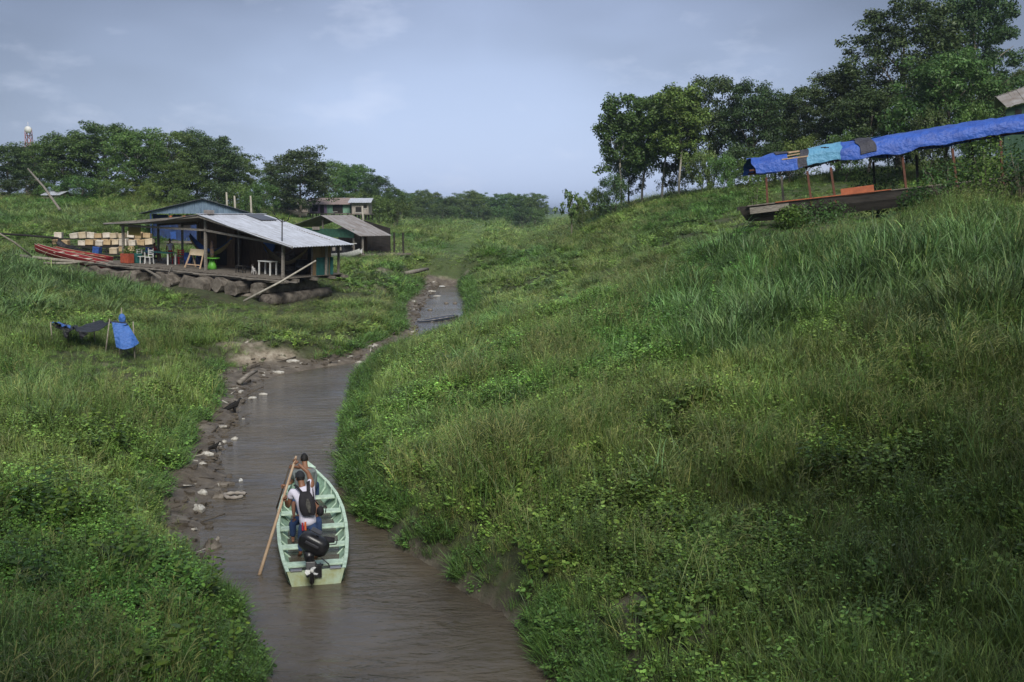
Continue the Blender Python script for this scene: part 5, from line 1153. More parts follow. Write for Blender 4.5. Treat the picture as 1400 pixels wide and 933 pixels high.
bd = MB(); bd.bar((0, 0, 0), (2.6, -.3, -.75), .09); o_ = bd.build('loose_board', m_plank); tag(o_, 'loose board sloping down from the deck front above the logs', 'board'); place(o_, 3.4, -1.35, -.1)
bd = MB(); bd.bar((0, 0, 0), (.45, -.05, .75), .08); o_ = bd.build('loose_stick', m_plank); tag(o_, 'short stick standing against the deck edge below the red chair', 'stick'); place(o_, 5.2, -1.3, -.55)
# ================================================================== COVERED BOAT ON THE RIGHT HILLSIDE
C0 = at(1010, 284, 48.0); C1 = at(1250, 257.5, 46.4)
e1 = (C1 - C0).normalized(); angC = math.atan2(e1.y, e1.x); tltC = -math.asin(e1.z)
CM = tilted(C0, angC, tltC); CI = CM.inverted()
cb_ = thing('covered_boat', 'long old black wooden boat with patched blue tarp roof stranded on the hillside', 'boat'); cb_.matrix_world = CM
def cx(u, v, off=0):          # local x of the near side plane seen at (u, v)
    o_ = CI @ Vector((0, 0, H)); d_ = CI.to_3x3() @ ray(u, v); t_ = (off - o_.y) / d_.y; q = o_ + d_ * t_; return q.x, q.z
LB = 15.5; BWc = 2.0
hl = MB(); rows = []
for i in range(25):
    x = LB * i / 24; s_ = 1 - .25 * max(0, 1 - i / 3.0); zb = -.80 + .12 * max(0, 1 - i / 2.5)
    yc = BWc / 2; hw = BWc / 2 * s_
    wob = .02 * math.sin(i * 1.7)
    rows.append([Vector((x - (.0 if True else 0), yc - hw - .04 + wob, 0)), Vector((x + .18 * (i == 0), yc - hw * .96, -.38)), Vector((x + .35 * (i == 0), yc - hw * .72, zb)), Vector((x + .35 * (i == 0), yc + hw * .72, zb)), Vector((x + .18 * (i == 0), yc + hw * .96, -.38)), Vector((x, yc + hw, 0)), Vector((x, yc + hw - .07, 0)), Vector((x + .2, yc + hw * .88, -.38)), Vector((x + .3, yc, -.62)), Vector((x + .2, yc - hw * .88, -.38)), Vector((x, yc - hw + .05 + wob, 0))])
hl.grid(rows, False, 0, True); hl.add(rows[0], [(0, 1, 2, 3, 4, 5, 6, 7, 8, 9, 10)]); hl.build('hull', m_hullblk, cb_)
rl = MB(); rl.bar((0.4, -.0, .03), (LB, -.02, .03), .16, .05); rl.build('gunwale', m_deck, cb_); MB().bar((1.7, -.06, .055), (6.9, -.07, .06), .13, .04).build('gunwale_strip', m_orange, cb_); MB().bar((.0, BWc, .02), (LB, BWc, .02), .12, .05).build('gunwale', m_deck, cb_)
MB().bar((0, -.02, -.05), (0, BWc - .2, -.05), .1, .16).build('bow_beam', m_hullblk, cb_)
pb_ = MB(); pb_.bar((.5, -.09, -.22), (2.3, -.09, -.20), .04, .3); pb_.build('hull_plank', m_plank, cb_)
# canopy profile from the picture: near lower edge
E0 = cx(1030, 245); E1 = cx(1400, 187); T0 = cx(1012, 216, .9); print('canopy', E0, E1, T0)
def zedge(x): return E0[1] + (E1[1] - E0[1]) * (x - E0[0]) / (E1[0] - E0[0])
XC0 = E0[0] - .15; XC1 = E1[0] + 1.6
def canopy_pt(x, s_, lift=0, seed=0.0):       # s_ 0 near edge .. 1 far edge
    a = math.pi * (.02 + .96 * s_); y = BWc / 2 - (BWc / 2 + .22) * math.copysign(abs(math.cos(a)) ** .6, math.cos(a)); z = zedge(x) + .94 * math.sin(a) ** .5 + .10 * (1 - abs(s_ - .42) * 2)
    n_ = float(vnoise(np.array([x * 1.1 + seed]), np.array([s_ * 4.0]))[0]) - .5; n2 = float(vnoise(np.array([x * 3.3 + seed]), np.array([s_ * 9.0 + 3]))[0]) - .5
    n3 = float(vnoise(np.array([x * .7 + 9]), np.array([s_ * 16 + x * .4]))[0]) - .5; z += n3 * .11; y += n3 * .10
    return Vector((x, y - lift * .7 * (1 - s_), z + lift + n_ * .12 + n2 * .08 + (.03 * math.sin(x * 2.3 + seed) - .04 * abs(math.sin(x * .7 + .5)) if s_ < .06 else 0)))
def tarp(name, x0, x1, s0, s1, mat, lift=0.0, slant=0.0, seed=0.0, nx=None):
    mb = MB(); nx = nx or max(6, int((x1 - x0) / .18)); ns = 22
    for dz, rev in ((0, False), (-.018, True)):
        rows = []
        for i in range(nx + 1):
            f = i / nx; row = []
            for k in range(ns + 1):
                s_ = s0 + (s1 - s0) * k / ns; x = x0 + (x1 - x0) * f + slant * (s_ - .2) + .05 * math.sin(s_ * 21 + x0) * (i in (0, nx)); row.append(canopy_pt(x, s_, lift + dz))
            rows.append(row)
        mb.grid(rows[::-1] if rev else rows, True)
    return mb.build(name, mat, cb_)
def cxu(u, v=215): return cx(u, v, .3)[0]
tarp('tarp', XC0 + .15, cxu(1078, 228), 0, 1, m_tblue, 0, -.55)
tarp('tarp', cxu(1080, 235), cxu(1096, 235), 0, .16, m_tblue)
tarp('tarp', cxu(1092), cxu(1106), .0, 1, m_tgrey, .012, .55)
tarp('tarp', cxu(1104), cxu(1150), 0, 1, m_tcyan, .03, .3)
tarp('tarp', cxu(1147), XC1, 0, 1, m_tblue, .0)
tarp('tarp', cxu(1172), cxu(1194), .035, .55, m_tgrey, .05, -.5)
tarp('tarp', cxu(1187), cxu(1206), .36, .6, m_tcyan, .045, -.3)
tarp('tarp', cxu(1058), cxu(1076), .28, .6, m_tgrey, .04, .3)
holes = MB()
for x_, s_ in ((cxu(1126), .3), (cxu(1130), .27)): p = canopy_pt(x_, s_, .045); holes.box(p, (.22, .04, .04), (0, 0, .1))
holes.build('tear', m_dark, cb_)
for s_ in (.16, .34, .5, .66, .9):
    p0, p1 = canopy_pt(cxu(1068), s_, -.03), canopy_pt(cxu(1104), s_, -.03); MB().bar(p0, p1, .12, .05).build('roof_slat', m_pole, cb_)
for s_ in (0.09, .95): MB().bar(canopy_pt(XC0, s_, -.16), canopy_pt(XC1, s_, -.16), .06, .08).build('roof_rail', m_postred, cb_)
for k in range(12):
    x_ = XC0 + .3 + k * 1.25; hp = MB(); hp.tube([canopy_pt(x_, s_, -.17) for s_ in np.linspace(.02, .98, 13)], .03, 5); hp.build('roof_hoop', m_postred, cb_)
for k, (u, v) in enumerate([(1050, 270), (1106, 262), (1138, 258), (1236, 245), (1304, 232), (1370, 222)]):
    x_ = cx(u, v)[0]; lean = [.06, -.08, -.1, -.08, -.1, 0][k]; MB().bar((x_ - lean, 0.04, -.3), (x_ + lean * .0, 0.06, zedge(x_) - .02), .12, .10).build('post', m_postred, cb_)
for k, (u, v) in enumerate([(1070, 262), (1195, 240), (1254, 236), (1330, 225)]):
    x_ = cx(u, v, BWc - .1)[0]; MB().bar((x_, BWc - .12, -.3), (x_, BWc - .12, zedge(x_) - .02), .14, .10).build('post', m_plank if k == 0 else m_hullblk, cb_)
ob = MB(); xa_, za_ = cx(1150, 268, .5); xb_, zb_ = cx(1195, 262, .5); ob.bar((xa_, .5, .13), (xb_, .5, .16), .05, .42); ob.build('orange_board', m_orange, cb_)
# rag hanging at the bow
# ================================================================== leafy shrubs around the covered boat
def shrub(u, v, y, wpx, hpx, label, mat, seed, cat='shrub', name='shrub', ls=.13, n=420):
    x = (u - 700) / F * y; z0 = hz(x, y); wd = wpx * y / F / 2; hh = at(u, hpx, y).z - z0
    s = thing(name, label, cat, (x, y, z0)); o = leafball(s, hh * .5, hh * .52, int(n * 2.2), ls, seed, mat, wd / (hh * .55))
    st = MB(); r_ = random.Random(seed)
    for k in range(7): a = r_.uniform(0, 6.28); q = Vector((math.cos(a) * wd * .6, math.sin(a) * wd * .6, hh * r_.uniform(.5, .9))); st.tube([(0, 0, -.1), q * .5 + Vector((0, 0, .08)), q], [.025, .018, .008], 5)
    st.build('stem', m_bark, s); return s
m_shr = leaf_material('shrub_leaf', (.055, .12, .03), trans=.3); m_shrl = leaf_material('light_shrub_leaf', (.12, .20, .045), trans=.35); m_shrd = leaf_material('dark_shrub_leaf', (.035, .075, .022), trans=.25)
for i, (u, v, y, wp, hp, lb, mt) in enumerate([
    (1193, 258, 48.6, 84, 226, 'dark vine mound growing through the middle of the covered boat', m_shrd), (1120, 292, 46.6, 110, 273, 'leafy creeper covering the side of the black hull below the posts', m_shr), (1080, 296, 47, 50, 280, 'small creeper on the hull near the bow of the covered boat', m_shrl),
    (1290, 255, 43.5, 110, 218, 'leafy shrub hiding the stern half of the covered boat', m_shr), (1345, 235, 42, 100, 186, 'tall shrub rising against the blue roof near the right edge', m_shrl), (1390, 235, 41, 90, 184, 'dark shrub at the right edge under the blue roof', m_shrd), (1250, 275, 44.3, 60, 256, 'low shrub right of the visible end of the black hull', m_shr),
    (1030, 240, 60, 40, 236, 'low shrub in the grass behind the covered boat bow', m_shrl), (1320, 200, 49, 70, 200, 'shrub poking over the lower edge of the blue roof at right', m_shrd)]):
    shrub(u, v, y, wp, hp, lb, mt, 300 + i, n=650)
# ================================================================== GREEN HOUSE TOP RIGHT
y_ = 70; gq = at(1362, 134, y_); gq2 = at(1412, 117, y_); zg = hz(gq.x, y_)
gh = thing('green_house', 'green wooden house with weathered grey tin roof at the top right edge', 'house', (gq.x, y_, zg), (0, 0, -.44)); w_ = 6.0
def gl(u, v): p = at(u, v, y_); return p - Vector((gq.x, y_, zg))
a_, b_, c_, d_ = gl(1375, 149), gl(1430, 126), gl(1430, 106), gl(1362, 133)
wl = MB(); q0 = gl(1374, 150); wl.add([(q0.x, 0, 0), (q0.x + w_, 0, 0), (q0.x + w_, 0, gl(1430, 127).z + .6), (q0.x, 0, q0.z), (q0.x, 5, 0), (q0.x + w_, 5, 0), (q0.x + w_, 5, gl(1430, 127).z + .6), (q0.x, 5, q0.z)], [(0, 1, 2, 3), (5, 4, 7, 6), (4, 0, 3, 7), (1, 5, 6, 2), (3, 2, 6, 7)])
gw = wl.build('wall', principled('green_board_wall', (.05, .10, .06), .85, noise=(.03, .065, .04), nscale=2, stretch=(3, 3, .4)), gh)
wq = gl(1389, 156); wf = MB(); wf.box((wq.x, -.02, wq.z), (.4, .06, .5)); wfo = wf.build('window', m_dark, gh); MB().box((wq.x, -.03, wq.z - .28), (.5, .06, .05)).build('sill', m_plank, wfo)
rf = MB(); n_ = 26
for k in range(n_):
    f0, f1 = k / n_, (k + .96) / n_; r_ = random.Random(k); lo = lambda f: a_.lerp(b_ + Vector((3, 0, .6)), f); hi = lambda f: d_.lerp(c_ + Vector((3, 0, .8)), f)
    P_ = [lo(f0), lo(f1), hi(f1), hi(f0)]; P_ = [Vector((p.x, -.5 + (.0 if i < 2 else .5), p.z + r_.uniform(-.02, .02))) for i, p in enumerate(P_)]; rf.add(P_ + [p + Vector((0, .05, .02)) for p in P_], [(0, 1, 2, 3), (7, 6, 5, 4), (0, 4, 5, 1), (2, 6, 7, 3), (1, 5, 6, 2), (3, 7, 4, 0)])
rf.build('roof_skirt', m_tingrey, gh)
rf = MB(); corr_roof(rf, Vector((d_.x - .1, .0, d_.z + .03)), Vector((c_.x + 3.1, .0, c_.z + .85)), Vector((c_.x + 3.1, 5.5, c_.z + .6)), Vector((d_.x - .1, 5.5, d_.z - .2))); rf.build('roof', m_tingrey, gh)

# ================================================================== BLUE SHED BEHIND THE HOUSE
y_ = 84; bs = thing('blue_shed', 'weathered blue wooden shed with dark low gable roof behind the floating house', 'shed', (at(208, 330, y_).x, y_, at(208, 330, y_).z), (0, 0, .27)); o_ = bs.location.copy()
def sl(u, v, yy=84): q = at(u, v, yy) - o_; q.x *= 1.06; return q
ap = sl(270, 271.5); el_ = sl(192, 290.5); er_ = sl(338, 292); 
gb_ = MB(); wa, wb = sl(206, 292), sl(332, 292)
def topg(s_): x = wa.x + s_; return (el_.z + (ap.z - el_.z) * (x - el_.x) / (ap.x - el_.x) if x < ap.x else ap.z + (er_.z - ap.z) * (x - ap.x) / (er_.x - ap.x)) - .06
planks(gb_, (wa.x, 0, 0), (wb.x, 0, 0), wa.z - .02, 0, .21, topf=topg, seed=9); gb_.build('gable_wall', m_bluewall, bs)
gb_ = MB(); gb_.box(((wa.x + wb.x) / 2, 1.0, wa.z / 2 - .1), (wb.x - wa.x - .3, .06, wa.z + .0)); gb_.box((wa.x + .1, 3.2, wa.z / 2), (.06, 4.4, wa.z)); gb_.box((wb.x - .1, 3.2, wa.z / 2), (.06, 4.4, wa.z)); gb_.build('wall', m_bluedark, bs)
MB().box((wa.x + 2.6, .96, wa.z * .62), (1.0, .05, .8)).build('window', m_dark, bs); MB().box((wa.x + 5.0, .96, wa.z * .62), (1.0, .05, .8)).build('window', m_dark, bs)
rf = MB(); corr_roof(rf, (ap.x, -.35, ap.z), (ap.x, 5.6, ap.z), (er_.x, 5.6, er_.z), (er_.x, -.35, er_.z), amp=.02); rf.build('roof', principled('dark_tin', (.06, .065, .075), .6, metal=.2), bs)
rf = MB(); corr_roof(rf, (ap.x, 5.6, ap.z), (ap.x, -.35, ap.z), (el_.x, -.35, el_.z), (el_.x, 5.6, el_.z), amp=.02); rf.build('roof', bpy.data.materials['dark_tin'], bs)
for x in (wa.x, wa.x + 1.5, (wa.x + wb.x) / 2, wb.x): MB().bar((x, -.05, -.2), (x, -.05, wa.z), .13).build('post', m_bluedark, bs)
MB().box(((wa.x + wb.x) / 2, 2.2, -.1), (wb.x - wa.x + .8, 6, .16)).build('deck', m_deck, bs)
for k in range(5): MB().tube([(wa.x + k * 1.8, -.9, -.55), (wa.x + k * 1.8, 5.5, -.55)], .36, 12).build('float_log', m_log, bs)
for u, lb in ((233, 'left one of two hanging plant pots under the blue gable'), (251, 'right one of two hanging plant pots under the blue gable')):
    p = at(u, 296, 83.7); hp = thing('hanging_plant', lb, 'plant', p); MB().tube([(0, 0, -.15), (0, 0, .05)], [.1, .16], 10).build('pot', m_orange, hp); leafball(hp, .08, .22, 70, .09, int(u), m_shrl); MB().tube([(0, 0, 0), (0, 0, .5)], .01, 4).build('cord', m_dark, hp)
sg = MB().box((0, 0, 0), (.45, .03, .6)).build('blue_cloth', m_bluebag); sg.location = at(237, 322, 82); tag(sg, 'blue cloth hanging on the dark blue shed wall', 'cloth')

# ================================================================== CRATES ON RACKS
def rack(u0, u1, v, y, h_, dpt, lb):
    a = at(u0, v, y); b = at(u1, v, y); L_ = b.x - a.x; z = a.z
    t_ = thing('rack', lb, 'rack', (a.x, y, z)); gz = hz((a.x + b.x) / 2, y); hh = max(.5, z - gz)
    MB().box((L_ / 2, 0, -.04), (L_, dpt, .08)).build('shelf', m_dark, t_); MB().box((L_ / 2, 0, -.04 - hh * .55), (L_, dpt * .9, .06)).build('shelf', m_dark, t_)
    for k in range(max(2, int(L_ / 1.1)) + 1):
        x = L_ * k / max(2, int(L_ / 1.1)); MB().bar((x, -dpt / 2, -hh - .3), (x, -dpt / 2, -.02), .07).build('leg', m_dark, t_)
    return t_, a, b
rc_ = random.Random(12); GCR = 'pale crates laid out on racks behind the floating house'
def crate(x, y, z, sz, rot, mat, lb):
    c = MB(); sx, sy, s_z = sz
    c.box((0, 0, s_z / 2), sz, bev=.02)
    for q in (-1, 1): c.box((0, q * (sy / 2 + .004), s_z * .8), (sx * .96, .012, .05)); c.box((q * sx * .3, q * 0 - sy / 2 - .004, s_z * .5), (.05, .012, s_z * .9))
    o = c.build('crate', mat); o.location = (x, y, z); o.rotation_euler = (rc_.uniform(-.3, .2), rc_.uniform(-.14, .14), rot); return tag(o, lb, 'crate', GCR)
rows_ = [(75, 214, 326, 77, 'back rack carrying pale crates left of the floating house'), (84, 214, 336, 73.5, 'middle rack carrying pale crates left of the floating house'), (78, 214, 347, 70, 'dark front rack with few crates left of the floating house')]
for ri, (u0, u1, v, y, lb) in enumerate(rows_):
    t_, a, b = rack(u0, u1, v, y, .8, .9, lb); n_ = int((b.x - a.x) / .62)
    for k in range(n_):
        if ri == 2 and (k < 4 or rc_.random() < .3): continue
        if rc_.random() < .04: continue
        x = a.x + (k + .5) * .62; nlev = 1 if ri < 2 else 1
        if ri == 0 and k in (0, 5, 6, 9): nlev = 1
        if ri == 0 and k > 8: nlev = 1 + (rc_.random() < .4)
        sz = (.57 * rc_.uniform(.8, 1.05), .5, rc_.uniform(.34, .5)); 
        if ri == 2: mt = rc_.choice([m_crate3, m_crate2, m_bluebag, m_dark, m_crate])
        else: mt = rc_.choice([m_crate, m_crate2, m_crate2, m_crate, m_crate3])
        cn_ = {'m_': ''}; nmc = {m_crate.name: 'yellowish', m_crate2.name: 'cream', m_crate3.name: 'tan', m_bluebag.name: 'blue', m_dark.name: 'black'}; rn_ = ['back', 'middle', 'dark front'][ri]
        lbc = '%s box-shaped crate, %s place from the left on the %s rack' % (nmc[mt.name], ORD[k], rn_)
        for q in range(nlev): crate(x, y + rc_.uniform(-.12, .12), a.z + .01 + q * (sz[2] + .02), sz, rc_.uniform(-.12, .12), mt, lbc + (', upper of two' if q else ''))
        if ri < 2 and rc_.random() < .55: crate(x, y - .38, a.z - .42, (.5, .4, .36), 0, m_crate3, 'small tan crate hanging in front of the %s rack, %s place from the left' % (rn_, ORD[k]))

# ================================================================== RED BOATS BESIDE THE HOUSE
def long_boat(u0, v0, y0, u1, v1, y1, bw_, hh, mat, name, label, trim, raise_=.35):
    a = at(u0, v0, y0); b = at(u1, v1, y1); e_ = (b - a); Lb = e_.length; ang = math.atan2(e_.y, e_.x); tl = -math.asin(e_.z / Lb); M = tilted(a, ang, tl)
    t_ = thing(name, label, 'boat'); t_.matrix_world = M; mb = MB(); rows = []; rin = []
    for i in range(19):
        f = i / 18; hw = bw_ / 2 * (math.sin(math.pi * min(.5, .06 + f * .9)) ** .8) * (1 if f < .85 else 1 - .25 * (f - .85) / .15); sh = raise_ * max(0, 1 - f * 3) ** 2
        x = f * Lb; rows.append([Vector(p) for p in ((x, -hw, sh), (x + .1 * (1 - f), -hw * .75, sh - hh * .8), (x, 0, sh - hh), (x + .1 * (1 - f), hw * .75, sh - hh * .8), (x, hw, sh))])
        rin.append([Vector(p) for p in ((x, -hw * .9, sh - .01), (x, -hw * .62, sh - hh * .7), (x, 0, sh - hh * .86), (x, hw * .62, sh - hh * .7), (x, hw * .9, sh - .01))])
    mb.grid(rows, True); mb.grid([r_[::-1] for r_ in rin], True); mb.add(rows[-1], [(0, 1, 2, 3, 4)]); mb.build('hull', mat, t_)
    g = MB()
    for k in (0, 4): g.tube([r_[k] + Vector((0, 0, .01)) for r_ in rows], .014, 5)
    g.tube([r_[0].lerp(r_[1], .6) + Vector((0, -.01, 0)) for r_ in rows], .012, 5); g.build('gunwale', trim, t_)
    for k in range(4): x = Lb * (.3 + .17 * k); MB().box((x, 0, -.08), (.2, bw_ * .85, .03)).build('thwart', trim, t_)
    return t_
long_boat(49, 336, 68, 160, 362, 65.5, 1.0, .55, m_red, 'red_boat', 'long narrow red boat with white trim lines, bow pointing left, beside the house deck', m_crate2, .12)
long_boat(74, 339, 69.5, 150, 352, 67.5, .9, .4, m_red, 'red_boat', 'second red boat partly hidden behind the long narrow one', m_crate3, .1)
long_boat(77, 333, 71.5, 112, 344, 70, .9, .35, m_tblack, 'dark_boat', 'dark canoe lying in front of the crate racks', m_dark)
def stick(pts, rad, name, label, cat, mat=None): return tag(MB().tube(pts, rad, 7).build(name, mat or m_stick), label, cat)
def gpt(u, v, y, dz=0):
    p = at(u, v, y); return p
stick([at(28, 350, 64), at(80, 356, 64), at(128, 360, 64.5)], [.10, .11, .09], 'mooring_log', 'grey log running through the grass to the left end of the house deck', 'log')
stick([at(-20, 308, 62), at(20, 332, 63), at(45, 352, 64)], [.05, .06, .06], 'slanting_pole', 'thin grey pole slanting down from the left edge to the mooring log', 'pole')
stick([at(60, 360, 62), at(90, 360.5, 62), at(120, 358, 63)], [.08, .08, .05], 'mooring_log', 'shorter grey log lying just below the long mooring log', 'log')
stick([at(-10, 319, 76), at(35, 322, 76), at(80, 326, 76)], [.08, .08, .08], 'plank_walk', 'dark low plank walkway leading from the left edge to the crate racks', 'walkway', m_dark)
stick([at(38, 231, 105), at(60, 256, 103), at(82, 287, 100)], [.09, .11, .13], 'bare_pole', 'thin bare pole leaning in front of the far left trees', 'pole', m_plank)
for u, v0, v1, y, lb in [(311, 263, 285, 118, 'pale bare stump post right of the blue shed roof'), (322, 268, 284, 118, 'second shorter pale bare post right of the blue shed roof'), (344, 268, 285, 120, 'thin bare post left of the lone big tree'), (497, 282, 300, 130, 'bare post below the grey stilt house')]:
    a = at(u, v1, y); a.z = hz(a.x, y) - .2; stick([a, at(u - 1.5, v0, y)], [.16, .1], 'bare_post', lb, 'post', m_barkpale)

# ================================================================== SECOND FLOATING HOUSE
Q0 = at(410, 345, 95.5); Q1 = at(484, 350, 90.5); angQ = math.atan2(Q1.y - Q0.y, Q1.x - Q0.x); QM = tilted(Q0, angQ, 0); QI = QM.inverted(); QL = (Q1 - Q0).length
h2_ = thing('floating_house', 'smaller floating house with grey tin roof and green gable beam, right of the nearest one', 'house'); h2_.matrix_world = QM
apq = QI @ at(446, 294.5, 93); erq = QI @ at(500, 321.5, 89.5); elq = QI @ at(402, 309, 96.3); D2 = 3.2; 
apq.y = -.6; erq.y = -.6; elq.y = -.6; print('house2', QL, apq, erq, elq)
rf = MB(); corr_roof(rf, apq, apq + Vector((0, D2 + .6, 0)), erq + Vector((0, D2 + .6, 0)), erq); rf.build('roof', m_tingrey, h2_)
rf = MB(); corr_roof(rf, apq + Vector((0, D2 + .6, 0)), apq, elq, elq + Vector((0, D2 + .6, 0))); rf.build('roof', m_tingrey, h2_)
MB().bar((-.2, -.1, 1.95), (QL + .2, -.1, 1.85), .06, .75).build('green_board', m_green, h2_)
for x in (0, QL * .45, QL, QL + 1.2): MB().bar((x, 0, 0), (x, 0, min(3.1, apq.z - abs(x - apq.x) * .38)), .13).build('post', m_plank if x else m_green, h2_)
for x in (QL, QL + 1.2): MB().bar((x, 5, 0), (x, 5, 1.9), .12).build('post', m_hullblk, h2_)
MB().bar((QL * .55, .1, 1.6), (QL * .85, .1, .6), .08).build('brace', m_plank, h2_); MB().bar((QL - .1, .3, 1.1), (QL - .9, .3, .3), .08).build('brace', m_plank, h2_)
bw2 = MB(); planks(bw2, (.2, 4.6, 0), (QL, 4.6, 0), 0, 0, .22, topf=lambda s_: 2.2 + .8 * max(0, 1 - abs(s_ - apq.x) / 4), seed=14); bw2.build('back_wall', m_hullblk, h2_)
MB().box((QL - .9, 2.0, .9), (.9, .05, 1.7)).build('inner_wall', m_brown, h2_); MB().box((QL / 2 + .6, 2.4, -.08), (QL + 2.6, 5.8, .14)).build('deck', m_deck, h2_)
for k in range(7): lg_ = MB(); lg_.tube([(-.2 + k * 1.35, -.9, -.52), (-.1 + k * 1.35, 2.5, -.56), (-.2 + k * 1.35, 6, -.5)], [.36, .42, .36], 12); lg_.build('float_log', m_log, h2_)
MB().box((QL * .35, -.2, 2.3), (1.0, .06, .28)).build('sign_board', m_greyw, h2_)
# white cabin boat in front
wbt = long_boat(494, 345, 88, 430, 349, 91, 1.5, .5, m_white, 'cabin_boat', 'white boat with a low black cabin moored by the second floating house', m_white, .3)
Lw = (at(494, 345, 88) - at(430, 349, 91)).length
MB().box((Lw * .55, 0, .35), (Lw * .55, 1.1, .8), bev=.05).build('cabin', m_tblack, wbt); MB().box((Lw * .52, 0, .80), (Lw * .68, 1.3, .07), bev=.02).build('cabin_roof', m_white, wbt)
for k in range(4): 
    for sy in (-1, 1): MB().box((Lw * (.35 + .13 * k), sy * .56, .42), (.32, .02, .3)).build('window', m_greyw, wbt)

# ================================================================== STILT HOUSES ON THE RISE
def stilt_house(u0, u1, vt, ve, vf, y, wallm, roofm, name, label, depth=5, windows=(), split=None, stilt=1.0):
    a = at(u0, vf, y); b = at(u1, vf, y); t_ = thing(name, label, 'house', (a.x, y, a.z)); L_ = b.x - a.x; ze = at(u0, ve, y).z - a.z; zt = at(u0, vt, y).z - a.z
    for k, (f0, f1, m_) in enumerate(split or [(0, 1, wallm)]): MB().box((L_ * (f0 + f1) / 2, depth / 2, ze / 2), (L_ * (f1 - f0) - .01, depth, ze)).build('wall', m_, t_)
    rf = MB(); corr_roof(rf, (-.5, depth / 2, zt), (L_ + .5, depth / 2, zt), (L_ + .5, -.7, ze), (-.5, -.7, ze)); rf.build('roof', roofm, t_)
    rf = MB(); corr_roof(rf, (L_ + .5, depth / 2, zt), (-.5, depth / 2, zt), (-.5, depth + .7, ze), (L_ + .5, depth + .7, ze)); rf.build('roof', roofm, t_)
    g = MB()
    for x in (0, L_): g.add([(x, 0, ze), (x, depth, ze), (x, depth / 2, zt - .04)], [(0, 1, 2)])
    g.build('gable', wallm, t_)
    for f, w_, h_, z in windows: wo = MB().box((L_ * f, -.02, z * ze), (w_, .06, h_)).build('window', m_dark, t_); MB().box((L_ * f, -.05, z * ze - h_ / 2 - .03), (w_ + .1, .06, .06)).build('sill', m_white, wo)
    MB().box((L_ / 2, depth / 2 - .3, -.08), (L_ + .6, depth + 1, .14)).build('floor', m_deck, t_)
    for k in range(6):
        for yy in (0, depth): MB().bar((L_ * k / 5, yy, -.1), (L_ * k / 5, yy, -stilt), .16).build('stilt', m_hullblk, t_)
    return t_
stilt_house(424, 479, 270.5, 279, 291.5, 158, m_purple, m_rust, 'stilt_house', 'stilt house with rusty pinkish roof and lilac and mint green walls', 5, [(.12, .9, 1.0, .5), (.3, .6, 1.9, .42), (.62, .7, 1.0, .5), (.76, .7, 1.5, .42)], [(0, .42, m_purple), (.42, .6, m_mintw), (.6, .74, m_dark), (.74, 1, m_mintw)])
stilt_house(481, 504, 271, 276.5, 292.5, 156, m_greyw, m_tin, 'stilt_house', 'small grey boarded stilt house with bluish roof beside the pink roofed one', 4, [(.4, .9, .8, .35), (.8, .5, .5, .6)])
stilt_house(374, 394, 272, 277, 290, 160, m_hullblk, m_tin, 'stilt_house', 'small dark stilt house left of the big spreading tree', 4, [(.3, .6, .6, .55), (.7, .6, .6, .55)])
stilt_house(398, 421, 275, 280, 290, 164, m_greyw, m_tingrey, 'stilt_house', 'low grey shed behind the trunk of the big spreading tree', 4, [(.5, .6, .6, .5)])
long_boat(419, 293, 150, 394, 287, 151, 1.4, .6, m_greyw, 'old_canoe', 'grey old boat lying below the stilt houses', m_plank, .2)
stilt_house(64, 80, 261.5, 266, 270, 124, m_greyw, m_tin, 'shed', 'small pale roofed shed half hidden behind the far left bushes', 3, [(.5, .4, .4, .5)], stilt=.6)
# ================================================================== TELECOM MAST
mz = hz(at(40, 200, 190).x, 190); mt_ = thing('telecom_mast', 'red and white lattice telecom mast with a white dish behind the left trees', 'mast', (at(40, 200, 190).x, 190, mz)); tz = at(40, 176, 190).z - mz
lt_ = MB()
for k in range(4):
    a = math.pi / 4 + k * math.pi / 2; lt_.tube([(math.cos(a) * 1.1, math.sin(a) * 1.1, 0), (math.cos(a) * .6, math.sin(a) * .6, tz)], .07, 5)
nb = int(tz / 1.3)
for k in range(nb):
    z0, z1 = tz * k / nb, tz * (k + 1) / nb
    for q in range(4):
        a = math.pi / 4 + q * math.pi / 2; b = a + math.pi / 2; r0 = 1.1 - .5 * z0 / tz; r1 = 1.1 - .5 * z1 / tz; lt_.bar((math.cos(a) * r0, math.sin(a) * r0, z0), (math.cos(b) * r1, math.sin(b) * r1, z1), .08); lt_.bar((math.cos(a) * r1, math.sin(a) * r1, z1), (math.cos(b) * r1, math.sin(b) * r1, z1), .08)
lt_.build('lattice', principled('mast_paint', (.30, .12, .11), .6), mt_)
MB().tube([(.5, -1.3, tz - .3), (.5, -.95, tz - .3), (.5, -.6, tz - .3)], [.62, .62, .42], 20).build('dish', m_white, mt_); MB().box((-.7, -1.0, tz - 3.9), (.3, .3, 1.2), bev=.03).build('panel_antenna', m_white, mt_); MB().tube([(0, 0, tz), (0, 0, tz + 1.2)], .05, 5).build('rod', m_white, mt_)

